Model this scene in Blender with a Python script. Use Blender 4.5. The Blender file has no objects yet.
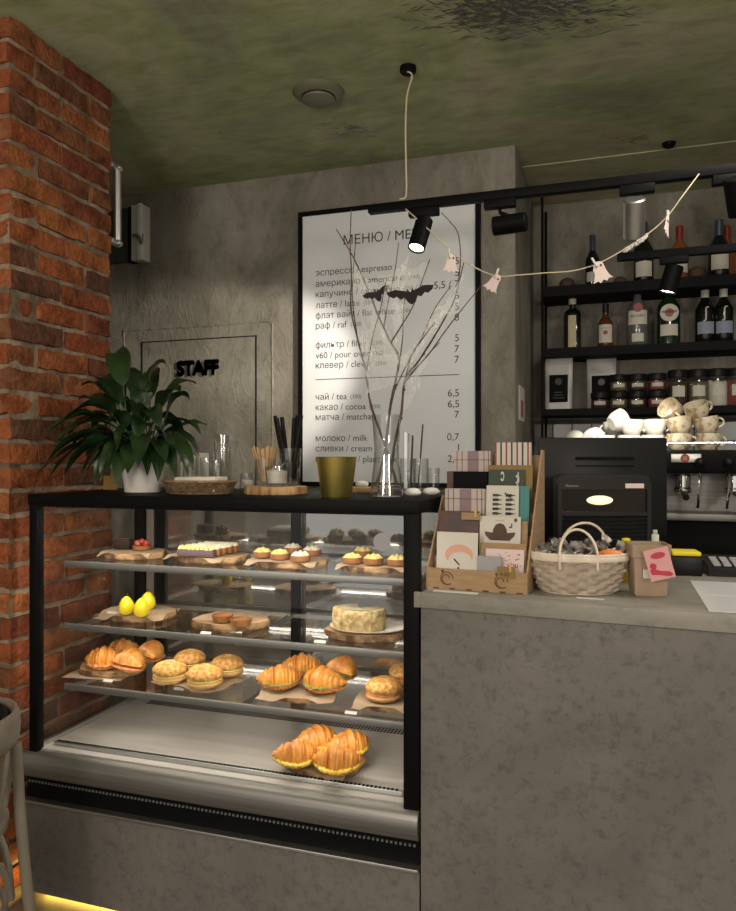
import bpy, bmesh, math, random
from mathutils import Vector, Matrix, noise
from mathutils.geometry import tessellate_polygon

random.seed(7)
C = bpy.context.scene.collection
SC = bpy.context.scene
PI = math.pi
R = math.radians

# ------------------------------------------------------------------ camera
YAW = R(18.2)
CAM = Vector((0, 0, 1.4))
FPX = 735.0
cam_d = bpy.data.cameras.new('camera')
cam = bpy.data.objects.new('camera', cam_d)
C.objects.link(cam)
cam.location = CAM
cam.rotation_euler = (R(90), 0, YAW)
cam_d.sensor_fit = 'HORIZONTAL'
cam_d.sensor_width = 36
cam_d.lens = 36 * FPX / 736
cam_d.shift_y = 2.5 / 736
cam_d.clip_start = 0.02
SC.camera = cam

# ------------------------------------------------------------------ light and exposure
SC.view_settings.view_transform = 'Standard'
SC.view_settings.look = 'None'
SC.view_settings.gamma = 1
SC.view_settings.exposure = 0.0
wd = bpy.data.worlds.new('world')
SC.world = wd
wd.use_nodes = True
wd.node_tree.nodes['Background'].inputs[0].default_value = (1.0, 0.95, 0.88, 1)
wd.node_tree.nodes['Background'].inputs[1].default_value = 0.80


def light(name, kind, loc, target, energy, color=(1, .85, .66), **kw):
    d = bpy.data.lights.new(name, kind)
    d.energy = energy
    d.color = color
    for k, v in kw.items():
        setattr(d, k, v)
    o = bpy.data.objects.new(name, d)
    C.objects.link(o)
    o.location = loc
    o.rotation_euler = (Vector(target) - Vector(loc)).to_track_quat('-Z', 'Y').to_euler()
    return o


light('hall_fill_panel', 'AREA', (-.6, -1.2, 2.75), (-.6, .6, 0), 60, (1, .83, .62), size=2.2, shape='SQUARE')  # added soft panel behind the camera, fills the room with general light
light('ceiling_fill_left', 'POINT', (-.9, -.7, 1.75), (0, 0, 0), 66, (1, .90, .76), shadow_soft_size=.18)  # added point light behind the camera, brightens ceiling and room
light('ceiling_fill_right', 'POINT', (1.5, -.5, 1.75), (0, 0, 0), 66, (1, .90, .76), shadow_soft_size=.18)  # second added point light, fills the ceiling from the right
light('counter_fill', 'AREA', (.62, 2.15, 2.78), (.45, 2.2, 1.0), 19.0, (1, .92, .80), size=.5, shape='SQUARE')  # added panel out of view, brightens the counter top


# ------------------------------------------------------------------ pixel geometry (photo coordinates to places in the room)
def ray(x, y):
    u = (x - 368) / FPX
    v = (458 - y) / FPX
    return Vector((-math.sin(YAW) + u * math.cos(YAW), math.cos(YAW) + u * math.sin(YAW), v))


def at_z(x, y, z):
    d = ray(x, y)
    return CAM + d * ((z - CAM.z) / d.z)


def at_y(x, y, Y):
    d = ray(x, y)
    return CAM + d * (Y / d.y)


def at_x(x, y, X):
    d = ray(x, y)
    return CAM + d * (X / d.x)


def x_at(x, Y):
    return at_y(x, 458, Y).x


# ------------------------------------------------------------------ materials
def srgb(*c):
    return tuple(((v / 255) / 12.92 if v <= 10 else (((v / 255) + .055) / 1.055) ** 2.4) for v in c)


def new_mat(name):
    m = bpy.data.materials.new(name)
    m.use_nodes = True
    nt = m.node_tree
    return m, nt, nt.nodes['Principled BSDF'], nt.nodes.new, nt.links.new


def mat(name, col, rough=.5, metal=0, col2=None, scale=6, detail=6, lo=.35, hi=.65, bump=0, bscale=None,
        stretch=(1, 1, 1), emit=None, estr=0, spec=None, coat=0, trans=0, sss=0):
    m, nt, b, N, L = new_mat(name)
    b.inputs['Base Color'].default_value = (*col, 1)
    b.inputs['Roughness'].default_value = rough
    b.inputs['Metallic'].default_value = metal
    if spec is not None:
        b.inputs['Specular IOR Level'].default_value = spec
    if coat:
        b.inputs['Coat Weight'].default_value = coat
        b.inputs['Coat Roughness'].default_value = .15
    if trans:
        b.inputs['Transmission Weight'].default_value = trans
    if sss:
        b.inputs['Subsurface Weight'].default_value = sss
        b.inputs['Subsurface Radius'].default_value = (.01, .006, .003)
    if emit:
        b.inputs['Emission Color'].default_value = (*emit, 1)
        b.inputs['Emission Strength'].default_value = estr
    if col2 or bump:
        tc = N('ShaderNodeTexCoord')
        mp = N('ShaderNodeMapping')
        mp.inputs['Scale'].default_value = stretch
        L(tc.outputs['Object'], mp.inputs[0])
    if col2:
        n = N('ShaderNodeTexNoise')
        n.inputs['Scale'].default_value = scale
        n.inputs['Detail'].default_value = detail
        L(mp.outputs[0], n.inputs['Vector'])
        r = N('ShaderNodeValToRGB')
        r.color_ramp.elements[0].position = lo
        r.color_ramp.elements[1].position = hi
        r.color_ramp.elements[0].color = (*col, 1)
        r.color_ramp.elements[1].color = (*col2, 1)
        L(n.outputs['Fac'], r.inputs[0])
        L(r.outputs[0], b.inputs['Base Color'])
    if bump:
        n2 = N('ShaderNodeTexNoise')
        n2.inputs['Scale'].default_value = bscale or scale * 3
        n2.inputs['Detail'].default_value = 8
        L(mp.outputs[0], n2.inputs['Vector'])
        bp = N('ShaderNodeBump')
        bp.inputs['Strength'].default_value = bump
        bp.inputs['Distance'].default_value = .01
        L(n2.outputs['Fac'], bp.inputs['Height'])
        L(bp.outputs[0], b.inputs['Normal'])
    return m


def glass(name, tint=(.95, .97, .96), ior=1.45, boost=1.0, rough=.0, base=0.0):
    m, nt, b, N, L = new_mat(name)
    nt.nodes.remove(b)
    out = nt.nodes['Material Output']
    t = N('ShaderNodeBsdfTransparent')
    t.inputs[0].default_value = (*tint, 1)
    g = N('ShaderNodeBsdfGlossy')
    g.inputs['Roughness'].default_value = rough
    f = N('ShaderNodeFresnel')
    ge = N('ShaderNodeNewGeometry')
    io = N('ShaderNodeMapRange')          # back faces take the inverse index, so the inside of a wall does not mirror
    io.inputs['To Min'].default_value = ior
    io.inputs['To Max'].default_value = 1 / ior
    L(ge.outputs['Backfacing'], io.inputs['Value'])
    L(io.outputs['Result'], f.inputs[0])
    ma = N('ShaderNodeMath')
    ma.operation = 'MULTIPLY_ADD'
    ma.use_clamp = True
    ma.inputs[1].default_value = boost
    ma.inputs[2].default_value = base
    L(f.outputs[0], ma.inputs[0])
    mx = N('ShaderNodeMixShader')
    L(ma.outputs[0], mx.inputs[0])
    L(t.outputs[0], mx.inputs[1])
    L(g.outputs[0], mx.inputs[2])
    L(mx.outputs[0], out.inputs[0])
    return m


def concrete(name, c_dark, c_mid, c_light, scale=1.6, rough=.85, bump=.35, spots=.5, stretch=(1, 1, 1), ridge=0, fine=9):
    m, nt, b, N, L = new_mat(name)
    b.inputs['Roughness'].default_value = rough
    b.inputs['Specular IOR Level'].default_value = .25
    tc = N('ShaderNodeTexCoord')
    mp = N('ShaderNodeMapping')
    mp.inputs['Scale'].default_value = stretch
    L(tc.outputs['Object'], mp.inputs[0])
    n1 = N('ShaderNodeTexNoise')
    n1.inputs['Scale'].default_value = scale
    n1.inputs['Detail'].default_value = 9
    n1.inputs['Roughness'].default_value = .62
    n1.inputs['Distortion'].default_value = .6
    L(mp.outputs[0], n1.inputs['Vector'])
    r = N('ShaderNodeValToRGB')
    e = r.color_ramp.elements
    e[0].position = .3
    e[0].color = (*c_dark, 1)
    e[1].position = .72
    e[1].color = (*c_light, 1)
    k = e.new(.5)
    k.color = (*c_mid, 1)
    L(n1.outputs['Fac'], r.inputs[0])
    n2 = N('ShaderNodeTexNoise')
    n2.inputs['Scale'].default_value = scale * fine
    n2.inputs['Detail'].default_value = 5
    n2.inputs['Roughness'].default_value = .7
    L(mp.outputs[0], n2.inputs['Vector'])
    r2 = N('ShaderNodeValToRGB')
    r2.color_ramp.elements[0].position = .25
    r2.color_ramp.elements[0].color = (1 - spots, 1 - spots, 1 - spots, 1)
    r2.color_ramp.elements[1].position = .50
    r2.color_ramp.elements[1].color = (1, 1, 1, 1)
    L(n2.outputs['Fac'], r2.inputs[0])
    mx = N('ShaderNodeMix')
    mx.data_type = 'RGBA'
    mx.blend_type = 'MULTIPLY'
    mx.inputs[0].default_value = 1
    L(r.outputs[0], mx.inputs[6])
    L(r2.outputs[0], mx.inputs[7])
    L(mx.outputs[2], b.inputs['Base Color'])
    h = N('ShaderNodeMath')
    h.operation = 'ADD'
    L(n1.outputs['Fac'], h.inputs[0])
    hm = N('ShaderNodeMath')
    hm.operation = 'MULTIPLY'
    hm.inputs[1].default_value = .35
    L(n2.outputs['Fac'], hm.inputs[0])
    L(hm.outputs[0], h.inputs[1])
    last = h
    if ridge:
        n3 = N('ShaderNodeTexNoise')
        n3.inputs['Scale'].default_value = 4.0
        n3.inputs['Detail'].default_value = 3
        n3.inputs['Distortion'].default_value = 2.2
        L(mp.outputs[0], n3.inputs['Vector'])
        rr = N('ShaderNodeValToRGB')
        q = rr.color_ramp.elements
        q[0].position = .47
        q[0].color = (0, 0, 0, 1)
        q[1].position = .53
        q[1].color = (0, 0, 0, 1)
        z = q.new(.5)
        z.color = (1, 1, 1, 1)
        L(n3.outputs['Fac'], rr.inputs[0])
        rm = N('ShaderNodeMath')
        rm.operation = 'MULTIPLY_ADD'
        rm.inputs[1].default_value = ridge
        L(rr.outputs[0], rm.inputs[0])
        L(h.outputs[0], rm.inputs[2])
        last = rm
    bp = N('ShaderNodeBump')
    bp.inputs['Strength'].default_value = bump
    bp.inputs['Distance'].default_value = .03
    L(last.outputs[0], bp.inputs['Height'])
    L(bp.outputs[0], b.inputs['Normal'])
    return m


def ceiling_mat():
    """limewashed green ceiling: moss, olive and brown clouds, brushed streaks"""
    m, nt, b, N, L = new_mat('ceiling_paint')
    b.inputs['Roughness'].default_value = .85
    b.inputs['Specular IOR Level'].default_value = .2
    tc = N('ShaderNodeTexCoord')

    def cloud(scale, dist, stops, stretch=(1, 1, 1), detail=8):
        mp = N('ShaderNodeMapping')
        mp.inputs['Scale'].default_value = stretch
        L(tc.outputs['Object'], mp.inputs[0])
        n = N('ShaderNodeTexNoise')
        n.inputs['Scale'].default_value = scale
        n.inputs['Detail'].default_value = detail
        n.inputs['Roughness'].default_value = .6
        n.inputs['Distortion'].default_value = dist
        L(mp.outputs[0], n.inputs['Vector'])
        r = N('ShaderNodeValToRGB')
        e = r.color_ramp.elements
        e[0].position, e[0].color = stops[0][0], (*stops[0][1], 1)
        e[1].position, e[1].color = stops[-1][0], (*stops[-1][1], 1)
        for p, c in stops[1:-1]:
            q = e.new(p)
            q.color = (*c, 1)
        L(n.outputs['Fac'], r.inputs[0])
        return r, n
    r1, n1 = cloud(1.1, 1.0, [(.32, (.27, .285, .205)), (.45, (.355, .40, .21)), (.55, (.44, .45, .29)), (.68, (.46, .38, .26))])
    r2, n2 = cloud(7, .5, [(.25, (.72, .72, .72)), (.6, (1.06, 1.06, 1.06))], (1, 2.2, 1))
    mx = N('ShaderNodeMix')
    mx.data_type = 'RGBA'
    mx.blend_type = 'MULTIPLY'
    mx.inputs[0].default_value = 1
    L(r1.outputs[0], mx.inputs[6])
    L(r2.outputs[0], mx.inputs[7])
    L(mx.outputs[2], b.inputs['Base Color'])
    bp = N('ShaderNodeBump')
    bp.inputs['Strength'].default_value = .10
    bp.inputs['Distance'].default_value = .02
    L(n2.outputs['Fac'], bp.inputs['Height'])
    L(bp.outputs[0], b.inputs['Normal'])
    return m


def brick_mat():
    m, nt, b, N, L = new_mat('brick')
    b.inputs['Roughness'].default_value = .88
    b.inputs['Specular IOR Level'].default_value = .25
    g = N('ShaderNodeNewGeometry')
    r = N('ShaderNodeValToRGB')
    e = r.color_ramp.elements
    cols = [(0, (.15, .046, .025)), (.2, (.29, .085, .034)), (.38, (.40, .15, .052)), (.52, (.20, .060, .031)),
            (.66, (.36, .112, .040)), (.80, (.115, .056, .038)), (1, (.32, .12, .046))]
    e[0].position, e[0].color = cols[0][0], (*cols[0][1], 1)
    e[1].position, e[1].color = cols[-1][0], (*cols[-1][1], 1)
    for p, c in cols[1:-1]:
        k = e.new(p)
        k.color = (*c, 1)
    L(g.outputs['Random Per Island'], r.inputs[0])
    tc = N('ShaderNodeTexCoord')
    n = N('ShaderNodeTexNoise')
    n.inputs['Scale'].default_value = 14
    n.inputs['Detail'].default_value = 9
    n.inputs['Roughness'].default_value = .7
    L(tc.outputs['Object'], n.inputs['Vector'])
    r2 = N('ShaderNodeValToRGB')
    r2.color_ramp.elements[0].position = .3
    r2.color_ramp.elements[0].color = (.30, .25, .24, 1)
    r2.color_ramp.elements[1].position = .6
    r2.color_ramp.elements[1].color = (1.08, 1.03, 1, 1)
    L(n.outputs['Fac'], r2.inputs[0])
    mx = N('ShaderNodeMix')
    mx.data_type = 'RGBA'
    mx.blend_type = 'MULTIPLY'
    mx.inputs[0].default_value = 1
    L(r.outputs[0], mx.inputs[6])
    L(r2.outputs[0], mx.inputs[7])
    # pale lime smears left by old mortar
    n3 = N('ShaderNodeTexNoise')
    n3.inputs['Scale'].default_value = 5
    n3.inputs['Detail'].default_value = 10
    n3.inputs['Roughness'].default_value = .75
    L(tc.outputs['Object'], n3.inputs['Vector'])
    r3 = N('ShaderNodeValToRGB')
    r3.color_ramp.elements[0].position = .62
    r3.color_ramp.elements[0].color = (0, 0, 0, 1)
    r3.color_ramp.elements[1].position = .74
    r3.color_ramp.elements[1].color = (.5, .5, .5, 1)
    L(n3.outputs['Fac'], r3.inputs[0])
    mx2 = N('ShaderNodeMix')
    mx2.data_type = 'RGBA'
    L(r3.outputs[0], mx2.inputs[0])
    L(mx.outputs[2], mx2.inputs[6])
    mx2.inputs[7].default_value = (.42, .33, .24, 1)
    L(mx2.outputs[2], b.inputs['Base Color'])
    n2 = N('ShaderNodeTexNoise')
    n2.inputs['Scale'].default_value = 55
    n2.inputs['Detail'].default_value = 8
    L(tc.outputs['Object'], n2.inputs['Vector'])
    bp = N('ShaderNodeBump')
    bp.inputs['Strength'].default_value = .9
    bp.inputs['Distance'].default_value = .012
    L(n2.outputs['Fac'], bp.inputs['Height'])
    L(bp.outputs[0], b.inputs['Normal'])
    return m


def gauze(name):
    m, nt, b, N, L = new_mat(name)
    b.inputs['Base Color'].default_value = (.88, .87, .85, 1)
    b.inputs['Roughness'].default_value = .9
    tc = N('ShaderNodeTexCoord')
    acc = None
    for i, (rot, st) in enumerate((((0, R(20), 0), (60, 60, 5)), ((0, R(-35), 0), (55, 55, 6)), ((0, R(75), 0), (50, 50, 7)))):
        mp = N('ShaderNodeMapping')
        mp.inputs['Rotation'].default_value = rot
        mp.inputs['Scale'].default_value = st
        L(tc.outputs['Object'], mp.inputs[0])
        n = N('ShaderNodeTexNoise')
        n.inputs['Scale'].default_value = 1.6
        n.inputs['Detail'].default_value = 4
        n.inputs['Distortion'].default_value = .5
        L(mp.outputs[0], n.inputs['Vector'])
        r = N('ShaderNodeValToRGB')
        r.color_ramp.elements[0].position = .53
        r.color_ramp.elements[0].color = (0, 0, 0, 1)
        r.color_ramp.elements[1].position = .72
        r.color_ramp.elements[1].color = (.5, .5, .5, 1)
        L(n.outputs['Fac'], r.inputs[0])
        if acc is None:
            acc = r.outputs[0]
        else:
            mm = N('ShaderNodeMath')
            mm.operation = 'MAXIMUM'
            L(acc, mm.inputs[0])
            L(r.outputs[0], mm.inputs[1])
            acc = mm.outputs[0]
    big = N('ShaderNodeTexNoise')
    big.inputs['Scale'].default_value = 9
    L(tc.outputs['Object'], big.inputs['Vector'])
    rb = N('ShaderNodeValToRGB')
    rb.color_ramp.elements[0].position = .38
    rb.color_ramp.elements[0].color = (.12, .12, .12, 1)
    rb.color_ramp.elements[1].position = .62
    rb.color_ramp.elements[1].color = (1, 1, 1, 1)
    L(big.outputs['Fac'], rb.inputs[0])
    mu = N('ShaderNodeMath')
    mu.operation = 'MULTIPLY'
    L(acc, mu.inputs[0])
    L(rb.outputs[0], mu.inputs[1])
    ad = N('ShaderNodeMath')
    ad.operation = 'ADD'
    ad.use_clamp = True
    ad.inputs[1].default_value = .14
    L(mu.outputs[0], ad.inputs[0])
    L(ad.outputs[0], b.inputs['Alpha'])
    return m


M = {}
M['wall'] = concrete('wall_plaster', (.135, .124, .102), (.225, .21, .178), (.34, .325, .285), 2.4, bump=.42, spots=.34, ridge=.10, stretch=(1, 1, .62))
M['ceiling'] = ceiling_mat()
M['counter'] = concrete('counter_concrete', (.125, .115, .110), (.158, .146, .139), (.190, .177, .168), 2.6, rough=.6, bump=.05, spots=.42, fine=17)
M['countertop'] = concrete('countertop_concrete', (.18, .168, .152), (.245, .23, .208), (.31, .29, .262), 2.6, rough=.40, bump=.05, spots=.35, stretch=(.6, 1.6, 1))
M['floor'] = concrete('floor_screed', (.13, .11, .09), (.18, .155, .125), (.23, .2, .16), 1.5, rough=.5, bump=.05, spots=.3)
M['brick'] = brick_mat()
M['mortar'] = mat('mortar', (.13, .092, .062), .95, col2=(.34, .26, .185), scale=9, bump=.9, bscale=40)
M['black'] = mat('black_metal', (.004, .004, .0045), .55, spec=.09)
M['blackm'] = mat('black_matte', (.008, .008, .009), .75, spec=.15)
M['blackp'] = mat('black_plastic', (.011, .011, .012), .4, spec=.22)
M['steel'] = mat('brushed_steel', (.21, .205, .20), .5, .8, col2=(.27, .265, .26), scale=3, stretch=(1, 40, 40))
M['trim'] = mat('shelf_trim_metal', (.24, .24, .24), .5, .7)
M['backpane'] = mat('smoked_back_pane', (.075, .071, .062), .05, spec=1.0)
M['backpane'].node_tree.nodes['Principled BSDF'].inputs['IOR'].default_value = 2.4
M['deck'] = mat('deck_steel', (.40, .385, .37), .42, .25, col2=(.47, .45, .435), scale=2, stretch=(1, 9, 9))
M['alu'] = mat('aluminium', (.55, .55, .55), .4, 1)
M['chrome'] = mat('chrome', (.75, .75, .75), .12, 1)
M['pane'] = glass('clear_pane', (.975, .98, .975), 1.4, .6)
M['mirror'] = glass('reflective_pane', (.42, .43, .41), 1.5, 1.0, .02, .18)
M['shelfglass'] = glass('shelf_glass', (.965, .97, .965), 1.4, .9, .02)
M['drink'] = glass('drinking_glass', (.975, .98, .98), 1.55, 1.6, .0, .03)
M['vase'] = glass('vase_glass', (.965, .975, .975), 1.5, 1.7, .0, .04)
M['white'] = mat('white_plastic', (.72, .71, .68), .4)
M['offwhite'] = mat('painted_white', (.62, .60, .56), .5)
M['menu'] = mat('menu_paper', (.73, .75, .80), .75)
M['ink'] = mat('print_ink', (.02, .02, .022), .7)
M['inkgrey'] = mat('grey_ink', (.12, .12, .125), .7)
M['wood'] = mat('cut_wood', (.52, .31, .15), .6, col2=(.66, .43, .24), scale=12, stretch=(1, 3, 1), bump=.1)
M['bark'] = mat('bark', (.10, .05, .025), .9, col2=(.40, .25, .13), scale=26, lo=.4, hi=.62, bump=.9, bscale=50)
M['paper'] = mat('baking_paper', (.62, .48, .34), .8, col2=(.68, .55, .41), scale=4, bump=.05)
M['kraft'] = mat('kraft_board', (.31, .195, .105), .8, col2=(.37, .24, .135), scale=20, stretch=(1, 1, 6))
M['kraftink'] = mat('brown_print', (.10, .045, .025), .8)
M['card'] = mat('white_card', (.58, .54, .50), .7)
M['tag'] = mat('white_tag', (.58, .57, .55), .6)
M['crois'] = mat('croissant_crust', (.44, .15, .025), .42, col2=(.80, .38, .07), scale=22, stretch=(1, 1, 1), lo=.32, hi=.68, bump=.3, bscale=60, coat=.25)
M['crumb'] = mat('bread_crumb', (.68, .42, .16), .7, col2=(.78, .55, .27), scale=40, bump=.4, bscale=90)
M['egg'] = mat('egg_filling', (.86, .60, .05), .45, col2=(.90, .72, .18), scale=50, bump=.5, bscale=80)
M['lettuce'] = mat('lettuce', (.09, .15, .025), .5, col2=(.26, .30, .07), scale=40)
M['ham'] = mat('ham_filling', (.52, .13, .05), .5, col2=(.66, .28, .14), scale=50)
M['bun'] = mat('seeded_bun', (.50, .215, .045), .55, col2=(.72, .44, .14), scale=85, detail=3, lo=.42, hi=.60, bump=.5, bscale=110)
M['bun2'] = mat('bun_underside', (.52, .27, .08), .6, col2=(.64, .38, .14), scale=30, bump=.2)
M['tart'] = mat('tart_shell', (.22, .085, .022), .65, col2=(.32, .13, .04), scale=40, bump=.3)
M['cream'] = mat('yellow_cream', (.62, .52, .13), .55, col2=(.74, .66, .32), scale=30)
M['creamw'] = mat('white_cream', (.70, .66, .53), .6)
M['darkbar'] = mat('dark_pastry', (.10, .065, .075), .55)
M['cakecoat'] = mat('crumbed_cake', (.36, .22, .08), .75, col2=(.64, .52, .29), scale=60, bump=.8, bscale=90)
M['choc'] = mat('chocolate', (.022, .009, .006), .6, spec=.2)
M['berry'] = mat('red_berry', (.30, .022, .02), .35, col2=(.42, .09, .07), scale=60)
M['lemon'] = mat('lemon_glaze', (.88, .74, .015), .28, col2=(.80, .62, .01), scale=20, coat=.4)
M['caramel'] = mat('caramel_filling', (.40, .13, .02), .35, coat=.4)
M['ceramic'] = mat('white_ceramic', (.74, .72, .68), .22)
M['cupbeige'] = mat('patterned_ceramic', (.68, .60, .46), .3, col2=(.42, .30, .17), scale=42, lo=.52, hi=.62)
M['leaf'] = mat('leaf_green', (.007, .020, .006), .36, col2=(.016, .040, .010), scale=16, stretch=(1, 1, 1))
M['stem'] = mat('stem_green', (.03, .07, .02), .5)
M['soil'] = mat('soil', (.03, .02, .014), .95, bump=.8)
M['gold'] = mat('brass_foil', (.74, .58, .14), .42, 1, col2=(.80, .66, .22), scale=3, stretch=(8, 8, 1))
M['wicker'] = mat('wicker_brown', (.18, .11, .06), .8, col2=(.36, .24, .14), scale=60, bump=.4)
M['basketw'] = mat('whitewashed_splint', (.62, .52, .43), .75, col2=(.74, .65, .56), scale=30, bump=.2)
M['napkin'] = mat('napkin', (.72, .67, .57), .85)
M['sugar'] = mat('sugar', (.72, .67, .58), .85, bump=.4, bscale=120)
M['stirrer'] = mat('birch_stick', (.56, .34, .16), .7)
M['straw'] = mat('black_straw', (.006, .006, .007), .6, spec=.2)
M['twig'] = mat('twig', (.055, .032, .022), .8, col2=(.11, .07, .05), scale=50)
M['gauze'] = gauze('cobweb_gauze')
M['string'] = mat('cream_cord', (.55, .47, .32), .7)
M['ghost'] = mat('pale_paper', (.70, .58, .55), .8)
M['chair'] = mat('taupe_paint', (.17, .148, .12), .45, col2=(.20, .176, .145), scale=8)
M['lampglow'] = mat('lamp_glow', (1, 1, 1), .5, emit=(1, .93, .8), estr=14)
M['ledglow'] = mat('led_diffuser', (1, 1, 1), .5, emit=(1, .9, .74), estr=2.5)
M['ledyellow'] = mat('yellow_led', (1, .8, .3), .5, emit=(1, .62, .10), estr=5)
M['ovalglow'] = mat('painted_reflection', (1, .9, .7), .4, emit=(1, .80, .50), estr=.75)  # emission imitates a lamp mirrored in dark glass
M['teal'] = mat('teal_card', (.06, .22, .22), .7)
M['mauve'] = mat('mauve_print', (.26, .18, .21), .75)
M['darkcard'] = mat('dark_brown_photo', (.035, .018, .014), .5, col2=(.09, .03, .02), scale=14)
M['deepcard'] = mat('charcoal_card', (.005, .005, .006), .7, spec=.1)
M['plaidbase'] = mat('plaid_ground', (.50, .42, .41), .75)
M['signink'] = mat('dark_bronze_letters', (.035, .031, .027), .6)
M['greencard'] = mat('dark_green_card', (.045, .06, .045), .7)
M['pinkcard'] = mat('pale_pink_card', (.70, .54, .54), .7)
M['greycard'] = mat('grey_card', (.32, .31, .34), .7)
M['salmon'] = mat('salmon_print', (.62, .33, .25), .7)
M['redstripe'] = mat('dull_red_print', (.30, .06, .055), .7)
M['ochre'] = mat('ochre_print', (.36, .22, .06), .7)
M['orange'] = mat('orange_wrapper', (.75, .22, .04), .4)
M['foil'] = mat('clear_wrapper', (.62, .60, .58), .22, .5, col2=(.12, .10, .09), scale=40, lo=.42, hi=.58, bump=.5, bscale=60)
M['yellow'] = mat('bright_yellow', (.80, .66, .02), .4)
M['pinktag'] = mat('pink_tag', (.62, .30, .31), .6)
M['planter'] = mat('tan_planter', (.33, .24, .165), .75, col2=(.38, .28, .2), scale=12)
M['magenta'] = mat('deep_pink_print', (.45, .02, .06), .6)
M['screen'] = mat('dark_window', (.012, .010, .009), .12)
M['tile'] = mat('grey_tile', (.20, .205, .205), .25)
M['grout'] = mat('grout', (.07, .07, .07), .9)
M['bottledark'] = mat('dark_bottle_glass', (.006, .007, .006), .08, coat=.5)
M['bottlegreen'] = mat('green_bottle_glass', (.008, .022, .010), .08, coat=.5)
M['bottleclear'] = mat('clear_bottle_glass', (.10, .105, .105), .08, coat=.6)
M['bottleamber'] = mat('amber_spirit', (.10, .035, .010), .1, coat=.5)
M['bottlerose'] = mat('orange_spirit', (.22, .07, .02), .1, coat=.5)
M['label'] = mat('cream_label', (.55, .52, .46), .7)
M['labelblue'] = mat('blue_grey_label', (.24, .27, .36), .7)
M['labelyel'] = mat('aged_label', (.48, .42, .28), .7)
M['redcap'] = mat('red_capsule', (.24, .018, .015), .4)
M['bluecap'] = mat('steel_blue_capsule', (.07, .10, .14), .35, .4)
M['bagfoil'] = mat('silver_bag', (.40, .40, .40), .5, .3, col2=(.46, .46, .46), scale=8, bump=.3, bscale=12)
M['spice'] = mat('dark_spice', (.06, .03, .018), .9, bump=.8, bscale=120)
M['herb'] = mat('dry_herbs', (.10, .085, .035), .9, col2=(.17, .15, .08), scale=60, bump=.8, bscale=120)
M['marsh'] = mat('marshmallow', (.62, .58, .54), .8)
M['redfruit'] = mat('red_dried_fruit', (.22, .05, .035), .7, bump=.6, bscale=80)
M['bat'] = mat('black_felt', (.014, .009, .010), .9)
M['fernpaint'] = mat('grey_fern_paint', (.105, .105, .10), .9)
M['fernpale'] = mat('pale_fern_paint', (.36, .345, .28), .9)
M['cotton'] = mat('white_fuzz', (.80, .80, .80), .95)
M['pot'] = mat('white_pot', (.66, .63, .60), .35)
M['bowl'] = mat('dark_ball', (.06, .035, .022), .7, col2=(.10, .06, .035), scale=20)
M['sheet'] = mat('laminated_sheet', (.70, .69, .72), .25)
M['sheetink'] = mat('faint_print', (.42, .41, .45), .6)
M['key'] = mat('grey_key', (.30, .30, .31), .5)
M['wineblue'] = mat('window_glass', (.05, .055, .05), .12)
M['cardpic'] = mat('olive_card', (.24, .15, .045), .7)
M['ventgreen'] = mat('vent_enamel', (.15, .155, .10), .5)
M['barkpale'] = mat('pale_bark', (.26, .13, .05), .8, col2=(.55, .34, .17), scale=40, stretch=(1, 1, .25), lo=.4, hi=.6, bump=.4)


# ------------------------------------------------------------------ mesh tools
def wmat(o):
    m = o.matrix_basis.copy()
    while o.parent:
        o = o.parent
        m = o.matrix_basis @ m
    return m


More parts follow.
